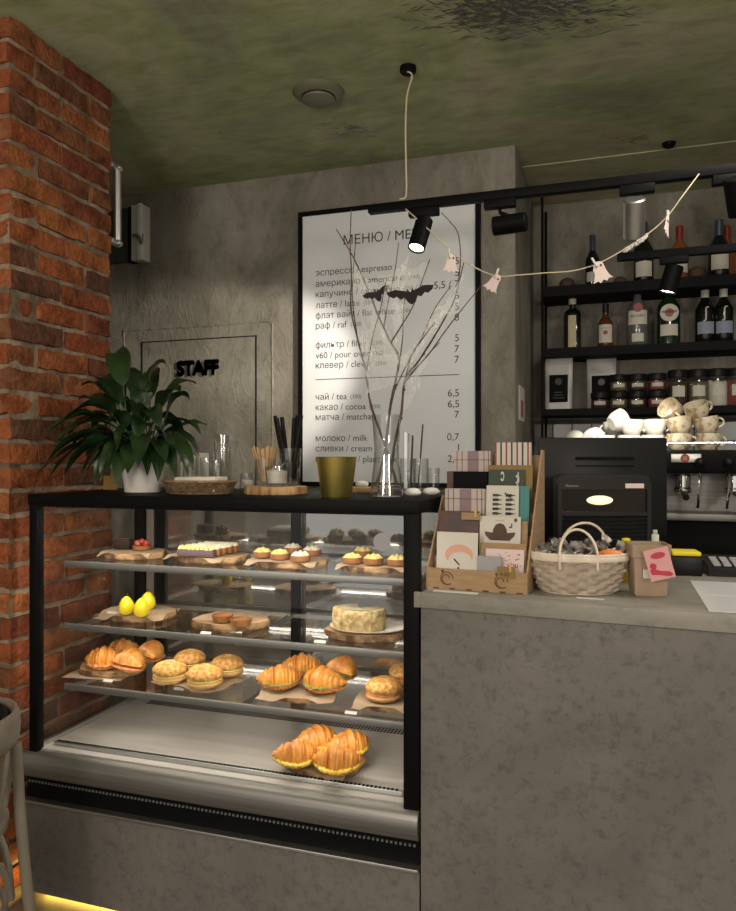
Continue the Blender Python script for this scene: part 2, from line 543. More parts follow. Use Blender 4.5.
class B:
    """Collects shapes given in room coordinates; build() links them as one mesh."""

    def __init__(self):
        self.bm = bmesh.new()
        self.T = Matrix()

    def _v(self, p):
        return self.bm.verts.new(self.T @ Vector(p))

    def box(self, c, s, rot=None, bevel=0, seg=2):
        m = Matrix.Translation(c) @ (rot if rot is not None else Matrix())
        vs = [self._v(m @ Vector((x * s[0] / 2, y * s[1] / 2, z * s[2] / 2))) for x in (-1, 1) for y in (-1, 1) for z in (-1, 1)]
        fs = []
        for q in ((0, 1, 3, 2), (4, 6, 7, 5), (0, 4, 5, 1), (2, 3, 7, 6), (0, 2, 6, 4), (1, 5, 7, 3)):
            fs.append(self.bm.faces.new([vs[i] for i in q]))
        if bevel:
            es = set()
            for f in fs:
                es.update(f.edges)
            bmesh.ops.bevel(self.bm, geom=list(es), offset=bevel, segments=seg, affect='EDGES', profile=.5)
        return self

    def b2(self, lo, hi, bevel=0):
        lo, hi = Vector(lo), Vector(hi)
        return self.box((lo + hi) / 2, hi - lo, None, bevel)

    def lathe(self, c, prof, n=32, sx=1, sy=1, rot=None, cap=True, a0=0, a1=2 * PI, wob=None):
        m = Matrix.Translation(c) @ (rot if rot is not None else Matrix())
        full = abs(a1 - a0 - 2 * PI) < 1e-6
        cnt = n if full else n + 1
        rings = []
        for (r, z) in prof:
            if r < 1e-6 and full:
                rings.append([self._v(m @ Vector((0, 0, z)))])
            else:
                ring = []
                for i in range(cnt):
                    a = a0 + (a1 - a0) * i / n
                    k = 1 + (wob(a, z) if wob else 0)
                    ring.append(self._v(m @ Vector((r * k * math.cos(a) * sx, r * k * math.sin(a) * sy, z))))
                rings.append(ring)
        for a, b in zip(rings, rings[1:]):
            for i in range(n):
                j = (i + 1) % cnt if full else i + 1
                if len(a) == 1 and len(b) == 1:
                    continue
                if len(a) == 1:
                    self.bm.faces.new((a[0], b[i], b[j]))
                elif len(b) == 1:
                    self.bm.faces.new((a[i], b[0], a[j]))
                else:
                    self.bm.faces.new((a[i], b[i], b[j], a[j]))
        if cap and full:
            if len(rings[0]) > 2:
                self.bm.faces.new(list(reversed(rings[0])))
            if len(rings[-1]) > 2:
                self.bm.faces.new(rings[-1])
        return self

    def cyl(self, c, r, h, n=24, rot=None, bev=0):
        if bev:
            p = [(r - bev, 0), (r, bev), (r, h - bev), (r - bev, h)]
        else:
            p = [(r, 0), (r, h)]
        return self.lathe(c, p, n, rot=rot)

    def ball(self, c, r, n=16, sx=1, sy=1, sz=1, rot=None, wob=None):
        k = max(6, n // 2)
        p = [(r * math.sin(PI * i / k), -r * sz * math.cos(PI * i / k)) for i in range(k + 1)]
        p[0] = (0, p[0][1])
        p[-1] = (0, p[-1][1])
        return self.lathe(c, p, n, sx, sy, rot=rot, wob=wob)

    def tube(self, pts, r, n=8, closed=False, flat=None):
        pts = [Vector(p) for p in pts]
        k = len(pts)
        rs = r if isinstance(r, (list, tuple)) else [r] * k
        rings = []
        up = None
        for i, p in enumerate(pts):
            if closed:
                t = (pts[(i + 1) % k] - pts[i - 1]).normalized()
            else:
                t = (pts[min(i + 1, k - 1)] - pts[max(i - 1, 0)]).normalized()
            if up is None:
                up = Vector((0, 0, 1)) if abs(t.z) < .9 else Vector((1, 0, 0))
            side = t.cross(up)
            if side.length < 1e-6:
                side = t.cross(Vector((.3, .8, .1)))
            side.normalize()
            up = side.cross(t).normalized()
            fw, fh = flat if flat else (1, 1)
            rings.append([self._v(p + (side * math.cos(2 * PI * j / n) * fw + up * math.sin(2 * PI * j / n) * fh) * rs[i]) for j in range(n)])
        for i in range(k if closed else k - 1):
            a, b = rings[i], rings[(i + 1) % k]
            for j in range(n):
                self.bm.faces.new((a[j], a[(j + 1) % n], b[(j + 1) % n], b[j]))
        if not closed:
            self.bm.faces.new(list(reversed(rings[0])))
            self.bm.faces.new(rings[-1])
        return self

    def prism(self, outline, depth, mtx):
        """outline in a local XY plane, thickness along local Z"""
        a = [self._v(mtx @ Vector((x, y, -depth / 2))) for x, y in outline]
        b = [self._v(mtx @ Vector((x, y, depth / 2))) for x, y in outline]
        self.bm.faces.new(list(reversed(a)))
        self.bm.faces.new(b)
        n = len(a)
        for i in range(n):
            self.bm.faces.new((a[i], a[(i + 1) % n], b[(i + 1) % n], b[i]))
        return self

    def grid(self, f, nu, nv, closed_u=False):
        vs = [[self._v(f(i / nu, j / nv)) for j in range(nv + 1)] for i in range(nu if closed_u else nu + 1)]
        for i in range(nu):
            for j in range(nv):
                k = (i + 1) % len(vs)
                self.bm.faces.new((vs[i][j], vs[k][j], vs[k][j + 1], vs[i][j + 1]))
        return self

    def mesh(self, me, mtx):
        n0 = len(self.bm.verts)
        self.bm.from_mesh(me)
        self.bm.verts.ensure_lookup_table()
        for v in self.bm.verts[n0:]:
            v.co = self.T @ (mtx @ v.co)
        return self

    def build(self, name, material, parent=None, smooth=35, solid=0):
        bm = self.bm
        if solid:
            geom = list(bm.faces)
            bmesh.ops.solidify(bm, geom=geom, thickness=solid)
        if parent is not None:
            bm.transform(wmat(parent).inverted())
        bmesh.ops.recalc_face_normals(bm, faces=list(bm.faces))
        me = bpy.data.meshes.new(name)
        bm.to_mesh(me)
        bm.free()
        if smooth:
            for p in me.polygons:
                p.use_smooth = True
            me.set_sharp_from_angle(angle=R(smooth))
        me.materials.append(M[material] if isinstance(material, str) else material)
        o = bpy.data.objects.new(name, me)
        C.objects.link(o)
        if parent is not None:
            o.parent = parent
        return o


def tag(o, label, cat, group=None, kind=None):
    o['label'] = label
    o['category'] = cat
    if group:
        o['group'] = group
    if kind:
        o['kind'] = kind
    return o


def thing(name, label, cat, loc=(0, 0, 0), rotz=0, group=None):
    o = bpy.data.objects.new(name, None)
    o.empty_display_size = .05
    C.objects.link(o)
    o.location = loc
    o.rotation_euler = (0, 0, rotz)
    return tag(o, label, cat, group)


def struct(o, label=None, cat=None):
    o['kind'] = 'structure'
    if label:
        o['label'] = label
    if cat:
        o['category'] = cat
    return o


KIDS = {}


def dup(root, loc, rotz=0, label=None, group=None, scale=None, rot=None):
    def cp(o, parent):
        c = o.copy()
        C.objects.link(c)
        if parent is not None:
            c.parent = parent
        for ch in o.children:
            cp(ch, c)
        return c
    r = cp(root, None)
    r.location = loc
    r.rotation_euler = rot if rot else (0, 0, rotz)
    if scale:
        r.scale = (scale, scale, scale) if not isinstance(scale, (tuple, list)) else scale
    if label:
        r['label'] = label
    if group:
        r['group'] = group
    return r


def text_mesh(s, size=1.0, spacing=1.0):
    """flat lettering in the XY plane, every outline filled on its own so crossing strokes stay solid"""
    cu = bpy.data.curves.new('lettering', 'FONT')
    cu.body = s
    cu.size = size
    cu.space_character = spacing
    o = bpy.data.objects.new('lettering_tmp', cu)
    C.objects.link(o)
    dg = bpy.context.evaluated_depsgraph_get()
    dg.update()
    ev = o.evaluated_get(dg)
    cv = ev.to_curve(dg)
    loops = []
    for sp in cv.splines:
        P = sp.bezier_points
        pts = []
        n = len(P)
        for i in range(n):
            a, b = P[i], P[(i + 1) % n]
            straight = a.handle_right_type == 'VECTOR' and b.handle_left_type == 'VECTOR'
            for k in range(1 if straight else 4):
                t = k / 4
                q = (1 - t) ** 3 * a.co + 3 * t * (1 - t) ** 2 * a.handle_right + 3 * t * t * (1 - t) * b.handle_left + t ** 3 * b.co
                q = Vector((q.x, q.y, 0))
                if not pts or (q - pts[-1]).length > 1e-5 * size:
                    pts.append(q)
        if len(pts) > 2:
            area = sum(p.x * q.y - q.x * p.y for p, q in zip(pts, pts[1:] + pts[:1])) / 2
            loops.append((area, pts))
    ev.to_curve_clear()
    bpy.data.objects.remove(o)
    bpy.data.curves.remove(cu)
    def inside(p, poly):
        r = False
        for a, b in zip(poly, poly[1:] + poly[:1]):
            if (a.y > p.y) != (b.y > p.y) and p.x < (b.x - a.x) * (p.y - a.y) / (b.y - a.y) + a.x:
                r = not r
        return r
    outer, holes_ = [], []
    for a, p in loops:
        if any(b * a < 0 and abs(b) > abs(a) and inside(p[0], q) for b, q in loops):
            holes_.append(p)
        else:
            outer.append((a, p, []))
    for p in holes_:
        own = [q for q in outer if inside(p[0], q[1])]
        if own:
            max(own, key=lambda q: abs(q[0]))[2].append(p)
    vs, fs = [], []
    for a, p, holes in outer:
        polys = [p] + holes
        flat = [q for l in polys for q in l]
        base = len(vs)
        vs.extend(flat)
        for t in tessellate_polygon(polys):
            fs.append([base + i for i in t])
    me = bpy.data.meshes.new('lettering')
    me.from_pydata(vs, [], fs)
    xs = [v.x for v in vs]
    ys = [v.y for v in vs]
    return me, min(xs), max(xs), min(ys), max(ys)


def catmull(pts, per=6):
    pts = [Vector(p) for p in pts]
    out = []
    n = len(pts)
    for i in range(n - 1):
        p0, p1, p2, p3 = pts[max(i - 1, 0)], pts[i], pts[i + 1], pts[min(i + 2, n - 1)]
        for k in range(per):
            t = k / per
            out.append(.5 * ((2 * p1) + (p2 - p0) * t + (2 * p0 - 5 * p1 + 4 * p2 - p3) * t * t + (3 * p1 - p0 - 3 * p2 + p3) * t ** 3))
    out.append(pts[-1])
    return out


WALLROT = Matrix.Rotation(R(90), 4, 'X')   # local XY onto a wall that faces -Y

# ------------------------------------------------------------------ the room
ZC = 2.83
struct(B().b2((-3.3, -2.5, -.1), (2.6, 4.4, 0)).build('floor', 'floor'))
ceiling = struct(B().b2((-3.3, -2.5, ZC), (2.6, 4.4, ZC + .1)).build('ceiling', 'ceiling'))
struct(B().b2((-3.3, 3.40, 0), (-.41, 4.25, ZC)).build('wall_back', 'wall'))
struct(B().b2((-3.3, 4.25, 0), (2.6, 4.4, ZC)).build('wall_rear', 'wall'))
struct(B().b2((-3.4, -2.5, 0), (-3.3, 4.4, ZC)).build('wall_left', 'wall'))
struct(B().b2((2.6, -2.5, 0), (2.7, 4.4, ZC)).build('wall_right', 'wall'))
struct(B().b2((-.409, 3.66, ZC - .006), (2.6, 4.249, ZC - .0005)).build('trim_1', 'ceiling'))

# tiles behind the coffee machine
tl = B()
for i in range(22):
    for j in range(6):
        tl.box((-.355 + i * .104, 4.2445, 1.02 + j * .104), (.0995, .010, .0995), None, .0015, 1)
tb = struct(B().b2((-.408, 4.243, .95), (2.2, 4.2499, 1.612)).build('trim_2', 'grout'))
tl.build('tile_facing', 'tile', tb)

# painted fern on the ceiling: brush strokes fanned out
fp, fq = B(), B()
rnd = random.Random(3)


def strokes(bb, px, py, n, spread, lo, hi, wd):
    for k in range(n):
        c = at_z(px + rnd.gauss(0, spread), py + rnd.gauss(0, spread * .32), ZC)
        a = rnd.uniform(-.5, .9) + (PI if rnd.random() < .5 else 0)
        ln = rnd.uniform(lo, hi)
        w = wd * rnd.uniform(.6, 1.2)
        d = Vector((math.cos(a), math.sin(a), 0))
        s = Vector((-d.y, d.x, 0))
        z = Vector((0, 0, -.0015 - .0005 * rnd.random()))
        p = [c + z, c + d * ln * .4 + s * w + z, c + d * ln + s * w * .8 + z, c + d * ln * .45 - s * w * .2 + z]
        v = [bb._v(q) for q in p]
        bb.bm.faces.new(v)


strokes(fp, 530, 6, 620, 40, .03, .075, .0042)
strokes(fp, 480, 18, 110, 26, .03, .06, .0042)
strokes(fq, 560, 18, 130, 60, .04, .11, .006)
strokes(fq, 350, 133, 60, 16, .03, .08, .006)
strokes(fp, 352, 130, 40, 14, .02, .06, .004)
strokes(fp, 632, 138, 25, 8, .02, .05, .004)
fp.build('painted_fern', 'fernpaint', ceiling, 0)
fq.build('painted_fern', 'fernpale', ceiling, 0)

# brick pier
XP, PY0, PY1, PX0 = -1.83, 1.88, 2.40, -2.75
rb = random.Random(11)
bk = B()


def brick(lo, hi):
    lo, hi = Vector(lo), Vector(hi)
    c, s = (lo + hi) / 2, (hi - lo) / 2
    sd = rb.uniform(0, 100)
    off = Vector((rb.uniform(-.005, .004), rb.uniform(-.004, .005), 0))
    tilt = rb.uniform(-.012, .012)
    nx, ny, nz = max(2, int(s.x / .016)), max(2, int(s.y / .016)), 4
    vs = {}

    def vert(i, j, k):
        key = (i, j, k)
        if key not in vs:
            p = Vector((2 * i / nx - 1, 2 * j / ny - 1, 2 * k / nz - 1))
            q = Vector((p.x * s.x, p.y * s.y, p.z * s.z))
            e = [abs(p.x) > .99, abs(p.y) > .99, abs(p.z) > .99]
            if sum(e) >= 2:
                sh = .004 + .004 * noise.noise(q * 30 + Vector((sd, 0, 0)))
                q -= Vector((p.x * sh * e[0], p.y * sh * e[1], p.z * sh * e[2]))
            w = c + q
            n = noise.noise_vector(w * 22 + Vector((sd, sd, 0))) * .0052 + noise.noise_vector(w * 60 + Vector((0, sd, 0))) * .002
            w += n + off
            w.z += q.y * tilt + q.x * tilt
            vs[key] = bk._v(w)
        return vs[key]

    for i in range(nx):
        for j in range(ny):
            for k in (0, nz):
                bk.bm.faces.new((vert(i, j, k), vert(i + 1, j, k), vert(i + 1, j + 1, k), vert(i, j + 1, k)))
    for i in range(nx):
        for k in range(nz):
            for j in (0, ny):
                bk.bm.faces.new((vert(i, j, k), vert(i + 1, j, k), vert(i + 1, j, k + 1), vert(i, j, k + 1)))
    for j in range(ny):
        for k in range(nz):
            for i in (0, nx):
                bk.bm.faces.new((vert(i, j, k), vert(i, j + 1, k), vert(i, j + 1, k + 1), vert(i, j, k + 1)))


COURSE = ZC / 35
for r_ in range(35):
    z0, z1 = r_ * COURSE + .0045, (r_ + 1) * COURSE - .0045
    j = rb.uniform(-.015, .015)
    if r_ % 2 == 0:
        ys = [PY0, PY0 + .25 + j, PY0 + .50 + j, PY1]
        if ys[2] > PY1 - .03:
            ys = [PY0, PY0 + .25 + j, PY1]
        xs = [XP - .125, XP - .38 + j, XP - .63, PX0]
        fy0 = PY0
    else:
        ys = [PY0 + .125, PY0 + .38 + j, PY1]
        xs = [XP, XP - .25 + j, XP - .51, XP - .77, PX0]
        fy0 = PY0
    for a, b in zip(ys, ys[1:]):
        brick((XP - .12, a + .0045, z0), (XP, b - .0045, z1))
    for a, b in zip(xs, xs[1:]):
        brick((b + .0045, fy0, z0), (a - .0045, fy0 + .12, z1))
mo = B()


def mortar_face(f, nu, nv):
    mo.grid(f, nu, nv)


def mw(p):
    return p + noise.noise_vector(p * 26) * .0045


mo.grid(lambda u, v: mw(Vector((XP - .0115, PY0 + .012 + u * (PY1 - PY0 - .024), v * ZC))), 30, 150)
mo.grid(lambda u, v: mw(Vector((PX0 + u * (XP - .0125 - PX0), PY0 + .0125, v * ZC))), 40, 150)
mo.b2((PX0 + .02, PY0 + .03, 0), (XP - .03, PY1 - .005, ZC))
pier = mo.build('brick_pier', 'mortar')
struct(pier, 'red brick pier beside the glass case, reaching the ceiling', 'pillar')
bk.build('brick_facing', 'brick', pier, smooth=50)

# grey pipe on the back of the pier
pp = at_y(117.5, 245, 2.445)
z0p, z1p = at_y(117.5, 243, 2.44).z, at_y(117.5, 168, 2.44).z
t = thing('heating_pipe', 'short grey vertical pipe with end brackets behind the brick pillar', 'pipe', (pp.x, pp.y, z0p))
B().cyl((pp.x, pp.y, z0p), .015, z1p - z0p, 16).build('tube', 'alu', t)
for zz in (z0p, z1p):
    b = B().ball((pp.x, pp.y, zz), .021, 14, sz=.7)
    b.b2((pp.x - .014, 2.396, zz - .01), (pp.x + .014, pp.y, zz + .01), .003)
    b.build('bracket', 'alu', t)

# window at the far left of the back wall
wx0, wx1 = x_at(98, 3.37), x_at(147, 3.37)
wz0, wz1 = at_y(140, 262, 3.37).z, at_y(140, 207, 3.37).z
w = struct(B().b2((x_at(131, 3.33), 3.33, wz0), (wx1, 3.402, wz1), .004).build('window_1', 'offwhite'))
B().b2((wx1 - .025, 3.315, wz0 - .004), (wx1 + .004, 3.332, wz1), .003).build('window_frame', 'white', w)
B().b2((x_at(128, 3.35), 3.35, wz0), (x_at(131, 3.33), 3.402, wz1)).build('window_gasket', 'black', w)
B().b2((wx0, 3.36, wz0 + .01), (x_at(128, 3.35), 3.402, wz1)).build('window_pane', 'wineblue', w)
hx = x_at(138, 3.3)
hz = at_y(138, 236, 3.3).z
b = B().b2((hx - .012, 3.318, hz - .03), (hx + .012, 3.331, hz + .02), .004)
b.tube([(hx - .03, 3.295, hz + .005), (hx, 3.29, hz + .004), (hx + .02, 3.29, hz - .02), (hx + .026, 3.292, hz - .05)], .008, 8)
b.tube([(hx, 3.33, hz), (hx, 3.29, hz)], .009, 8)
b.build('window_handle', 'chrome', w)

# flush staff door in the plaster
dx0, dx1 = x_at(142, 3.398), x_at(256, 3.398)
dzt = at_y(200, 339, 3.398).z
g = B()
g.b2((dx0 - .003, 3.3965, 0), (dx0 + .0025, 3.4005, dzt))
g.b2((dx1 - .0025, 3.3965, 0), (dx1 + .003, 3.4005, dzt))
g.b2((dx0 - .003, 3.3965, dzt - .0025), (dx1 + .003, 3.4005, dzt + .0025))
door = struct(g.build('door_1', 'blackm'))
ox0, ox1, ozt = x_at(124, 3.398), x_at(272, 3.398), at_y(200, 326, 3.398).z
g = B()
rw = random.Random(5)


def ridge(p0, p1, r):
    pts = []
    for i in range(41):
        p = Vector(p0).lerp(Vector(p1), i / 40)
        p += Vector((rw.uniform(-.003, .003), 0, rw.uniform(-.003, .003)))
        pts.append(p)
    g.tube(pts, [r * rw.uniform(.5, 1.4) for _ in pts], 6)


ridge((ox0, 3.401, 1.2), (ox0, 3.401, ozt), .006)
ridge((ox1, 3.401, 1.2), (ox1, 3.401, ozt), .006)
ridge((ox0, 3.401, ozt), (ox1, 3.401, ozt), .006)
g.build('plaster_seam', 'wall', door)
me, x0, x1, y0, y1 = text_mesh('STAFF', 1, spacing=.92)
pL, pR = at_y(177, 375, 3.385), at_y(218, 373, 3.385)
s = (pR.x - pL.x) / (x1 - x0)
st = B()
for ox, oz in ((-.004, 0), (.004, 0), (0, .003), (0, -.003)):
    st.mesh(me, Matrix.Translation((pL.x - x0 * s + ox, 3.388, pL.z - .006 + oz)) @ WALLROT @ Matrix.Scale(s, 4))
tag(st.build('door_sign', 'signink', None, 0, solid=-.010), 'raised black letters spelling STAFF on the grey plaster door', 'sign')

# small poster on the side face of the back wall
p0, p1 = at_x(518.5, 420, -.41), at_x(523.5, 389, -.41)
po = thing('poster', 'narrow white poster on the plaster corner above the striped gift', 'poster', (-.408, p0.y, p0.z))
B().b2((-.4095, p0.y, p0.z), (-.405, p1.y, p1.z)).build('sheet', 'card', po)
B().b2((-.4048, p0.y + (p1.y - p0.y) * .3, p0.z + .02), (-.4042, p0.y + (p1.y - p0.y) * .7, p0.z + .10)).build('print', 'redstripe', po)

# ------------------------------------------------------------------ pastry case
CX0, CX1, CY0, CY1 = -1.755, -.478, 1.885, 2.46
ZT, ZB = 1.286, .465
case = thing('pastry_case', 'black framed glass pastry display case beside the brick pillar', 'display case', ((CX0 + CX1) / 2, (CY0 + CY1) / 2, 0))
B().b2((CX0 - .002, CY0 - .004, ZT - .034), (CX1 + .002, CY1, ZT), .003).build('top_panel', 'black', case)
PW = .031
for x in (CX0, CX1 - PW - .012):
    ww = PW if x == CX0 else PW + .012
    B().b2((x, CY0, ZB), (x + ww, CY0 + PW, ZT - .034), .002).build('corner_post', 'black', case)
    B().b2((x, CY1 - PW, ZB), (x + ww, CY1, ZT - .034), .002).build('corner_post', 'black', case)
B().b2((CX0 + PW, CY0 + .008, ZB), (CX1 - PW - .012, CY0 + .014, ZT - .034)).build('front_glass', 'pane', case)
for x in (CX0 + .006, CX1 - .014):
    B().b2((x, CY0 + PW, ZB), (x + .006, CY1 - PW, ZT - .034)).build('side_glass', 'pane', case)
# base: rounded steel apron, black grille, ledge and plinth
ap = B()
prof = [(CY0 + .03, ZB + .003), (CY0 - .004, ZB + .003), (CY0 - .016, ZB - .008), (CY0 - .022, ZB - .03), (CY0 - .020, ZB - .055), (CY0 - .008, ZB - .073), (CY0 + .03, ZB - .073)]
mx = Matrix.Translation(((CX0 - .02 + CX1) / 2, 0, 0)) @ Matrix(((0, 0, 1, 0), (1, 0, 0, 0), (0, 1, 0, 0), (0, 0, 0, 1)))
ap.prism(prof, CX1 - CX0 + .02, mx)
ap.build('front_apron', 'steel', case, 50)
gr = B().b2((CX0 - .018, CY0 + .012, .318), (CX1, CY1 - .01, ZB - .073))
gr.build('machine_housing', 'black', case)
gr = B()
n = 100
for i in range(n):
    x = CX0 - .01 + (CX1 - CX0 + .005) * i / n
    gr.b2((x, CY0 + .008, .366), (x + .006, CY0 + .0125, .372))
gr.build('vent_grille', 'inkgrey', case)
B().b2((CX0 - .02, CY0 - .014, .308), (CX1, CY0 + .05, .318), .002).build('ledge', 'alu', case)
B().b2((CX0 - .02, CY0 + .004, .020), (CX1, CY1, .308)).build('plinth', 'counter', case)
B().b2((CX0 + .02, CY0 + .07, 0), (CX1, CY1, .020)).build('kickboard', 'blackm', case)
B().b2((CX0 + .0, CY0 + .03, .012), (CX1 - .02, CY0 + .045, .0195)).build('floor_light_strip', 'ledyellow', case)
light('plinth_glow', 'AREA', ((CX0 + CX1) / 2, CY0 + .028, .011), ((CX0 + CX1) / 2, CY0 - .05, -.1), .8, (1, .66, .12), shape='RECTANGLE', size=1.2, size_y=.02)
light('plinth_glow_side', 'AREA', (CX0 - .03, CY0 - .02, .05), (CX0 - .2, CY0 - .02, .02), .35, (1, .62, .12), shape='RECTANGLE', size=.3, size_y=.02)
# deck
dk = B()
dk.b2((CX0 + .012, CY0 + .02, ZB - .01), (CX1 - .015, CY1 - .02, ZB + .008))
dk.build('deck', 'deck', case)
B().b2((CX0 + .05, CY0 + .052, ZB + .008), (CX1 - .06, CY0 + .066, ZB + .022), .002).build('front_rail', 'alu', case)
ag = B()
for i in range(95):
    x = CX0 + .06 + (CX1 - CX0 - .13) * i / 95
    ag.b2((x, CY0 + .054, ZB + .0215), (x + .008, CY0 + .064, ZB + .0236))
ag.build('air_slots', 'black', case)
ag = B()
for j in range(3):
    for i in range(95):
        x = CX0 + .09 + (CX1 - CX0 - .15) * i / 95
        ag.b2((x, CY1 - .085 + j * .016, ZB + .0075), (x + .008, CY1 - .075 + j * .016, ZB + .0092))
ag.build('air_slots', 'black', case)
for x in (CX0 + .012, CX1 - .03):
    B().b2((x, CY0 + .02, ZB + .008), (x + .016, CY1 - .03, ZB + .022), .002).build('side_trim', 'alu', case)
# back: two sliding panes in black and grey stiles
xm = x_at(296, 2.43)
for (a, b_, yy) in ((CX0 + .04, xm + .02, 2.432), (xm - .02, CX1 - .04, 2.446)):
    B().b2((a, yy, ZB + .01), (b_, yy + .006, ZT - .036)).build('back_pane', 'backpane', case)
for px, m_ in ((142, 'black'), (151, 'alu'), (160, 'black'), (295.5, 'black')):
    x = x_at(px, 2.42)
    B().b2((x - .016, 2.414, ZB + .01), (x + .016, 2.431, ZT - .036)).build('door_stile', m_, case)
B().b2((CX0 + .03, 2.42, ZT - .07), (CX1 - .04, 2.45, ZT - .034)).build('door_track', 'black', case)
SHELF = (1.062, .857, .660)
SX0, SX1, SY0, SY1 = -1.702, -.515, 1.99, 2.40
for z in SHELF:
    s = B().b2((SX0, SY0, z - .008), (SX1, SY1, z)).build('shelf', 'shelfglass', case)
    B().b2((SX0, SY0 - .012, z - .020), (SX1, SY0, z + .001), .003).build('shelf_edge', 'trim', s)
    B().b2((SX0 + .02, SY0 + .001, z - .0155), (SX1 - .02, SY0 + .010, z - .0085)).build('shelf_light', 'ledglow', s)
    light('shelf_led', 'AREA', ((SX0 + SX1) / 2, SY0 + .008, z - .018), ((SX0 + SX1) / 2, SY0 + .12, z - .22), 1.05, (1, .89, .74), shape='RECTANGLE', size=1.05, size_y=.012)
    B().b2((SX0, SY1 - .012, z - .022), (SX1, SY1, z - .0085)).build('shelf_rail', 'alu', s)
    for x in (SX0 + .02, SX1 - .02, xm):
        B().b2((x - .006, SY0, z - .024), (x + .006, 2.433, z - .0082)).build('shelf_bracket', 'alu', s)
# light bar under the front of the top, aimed down and back
B().b2((CX0 + PW, CY0 + .001, ZT - .040), (CX1 - PW - .012, CY0 + .007, ZT - .0335)).build('valance', 'black', case)
B().b2((CX0 + .05, CY0 + .022, ZT - .0375), (CX1 - .06, CY0 + .044, ZT - .0345)).build('light_bar', 'ledglow', case)
light('case_led', 'AREA', ((CX0 + CX1) / 2, CY0 + .034, ZT - .041), ((CX0 + CX1) / 2, CY0 + .24, .5), 3.6, (1, .89, .74), shape='RECTANGLE', size=1.1, size_y=.03)
# round sticker on the glass
c = at_y(382, 542, CY0 + .0075)
B().cyl((c.x, c.y, c.z), .0245, .0008, 32, Matrix.Rotation(R(90), 4, 'X')).build('round_sticker', 'greycard', case)

# ------------------------------------------------------------------ bar counter
ZK = 1.048
KO = Vector((-.485, 1.872, 0))
KR = R(-4.4)
KM = Matrix.Translation(KO) @ Matrix.Rotation(KR, 4, 'Z')


def K(x, y, z):
    return KM @ Vector((x, y, z))


kc = thing('bar_counter', 'grey concrete bar counter to the right of the pastry case', 'counter', KO, KR)
b = B()
b.T = KM
b.b2((.012, .012, 0), (2.2, .76, ZK - .041))
b.build('body', 'counter', kc)
b = B()
b.T = KM
b.b2((.013, 0, ZK - .04), (2.2, .80, ZK), .0015)
b.b2((-.004, 0, ZK - .04), (.0131, .011, ZK), .001)
b.build('worktop', 'countertop', kc)

# ------------------------------------------------------------------ menu board
MY = 3.37
x0m, x1m = x_at(298, MY), x_at(480, MY)
zt, zb = at_y(298, 212.5, MY).z, at_y(300, 486, MY).z
menu = thing('menu_board', 'tall white menu board in a thin black frame on the plaster wall', 'menu board', ((x0m + x1m) / 2, MY + .03, zb))
fr = .022
b = B()
b.b2((x0m, MY, zb), (x0m + fr, MY + .029, zt))
b.b2((x1m - fr, MY, zb), (x1m, MY + .029, zt))
b.b2((x0m + fr, MY, zt - fr), (x1m - fr, MY + .029, zt))
b.b2((x0m + fr, MY, zb), (x1m - fr, MY + .029, zb + fr))
b.build('frame', 'black', menu)
B().b2((x0m + fr, MY + .008, zb + fr), (x1m - fr, MY + .028, zt - fr)).build('panel', 'menu', menu)
TY = MY + .0075
me, a0, a1, c0, c1 = text_mesh('молоко / milk', 1)
fs = (x_at(367.4, TY) - x_at(315.7, TY)) / (a1 - a0)
rows = [('эспрессо / espresso', '', '5', 276), ('американо / americano', '(140)', '5', 287), ('капучино / cappuccino', '(250 / 350)', '5,5 / 7', 297.5),
        ('латте / latte', '(350)', '6', 308.5), ('флэт вайт / flat white', '(200)', '5', 318.8), ('раф / raf', '(350)', '8', 329),
        ('фильтр / filter', '(350)', '5', 348.3), ('v60 / pour over', '(350)', '7', 358.6), ('клевер / clever', '(350)', '7', 368.5),
        ('чай / tea', '(350)', '6,5', 400), ('какао / cocoa', '(350)', '6,5', 410.3), ('матча / matcha', '', '7', 420.3),
        ('молоко / milk', '', '0,7', 441.3), ('сливки / cream', '', '1', 451.5), ('немолоко / plant milk', '', '2,5', 462)]
tx = B()
tg = B()
xl, xr = x_at(315.7, TY), x_at(459, TY)
for a, sm, pr, y in rows:
    z = at_y(315.7, y, TY).z
    me, e0, e1, *_ = text_mesh(a, fs)
    tx.mesh(me, Matrix.Translation((xl - e0, TY, z)) @ WALLROT)
    if sm:
        me, f0, f1, *_ = text_mesh(sm, fs * .62)
        tg.mesh(me, Matrix.Translation((xl + e1 - e0 + .02 - f0, TY, z + .003)) @ WALLROT)
    me, e0, e1, *_ = text_mesh(pr, fs * 1.08)
    tx.mesh(me, Matrix.Translation((xr - e1, TY, z)) @ WALLROT)
me, e0, e1, *_ = text_mesh('МЕНЮ / МЕ', 1)
s = (x_at(412, TY) - x_at(342.5, TY)) / (e1 - e0)
me, e0, e1, *_ = text_mesh('МЕНЮ / MENU', s)
tx.mesh(me, Matrix.Translation((x_at(342.5, TY), TY, at_y(342.5, 245, TY).z)) @ WALLROT)
tx.b2((xl, TY - .0003, at_y(316, 380, TY).z), (xr, TY + .0003, at_y(316, 379.3, TY).z))
tx.build('lettering', 'ink', menu, 0)
tg.build('small_lettering', 'inkgrey', menu, 0)

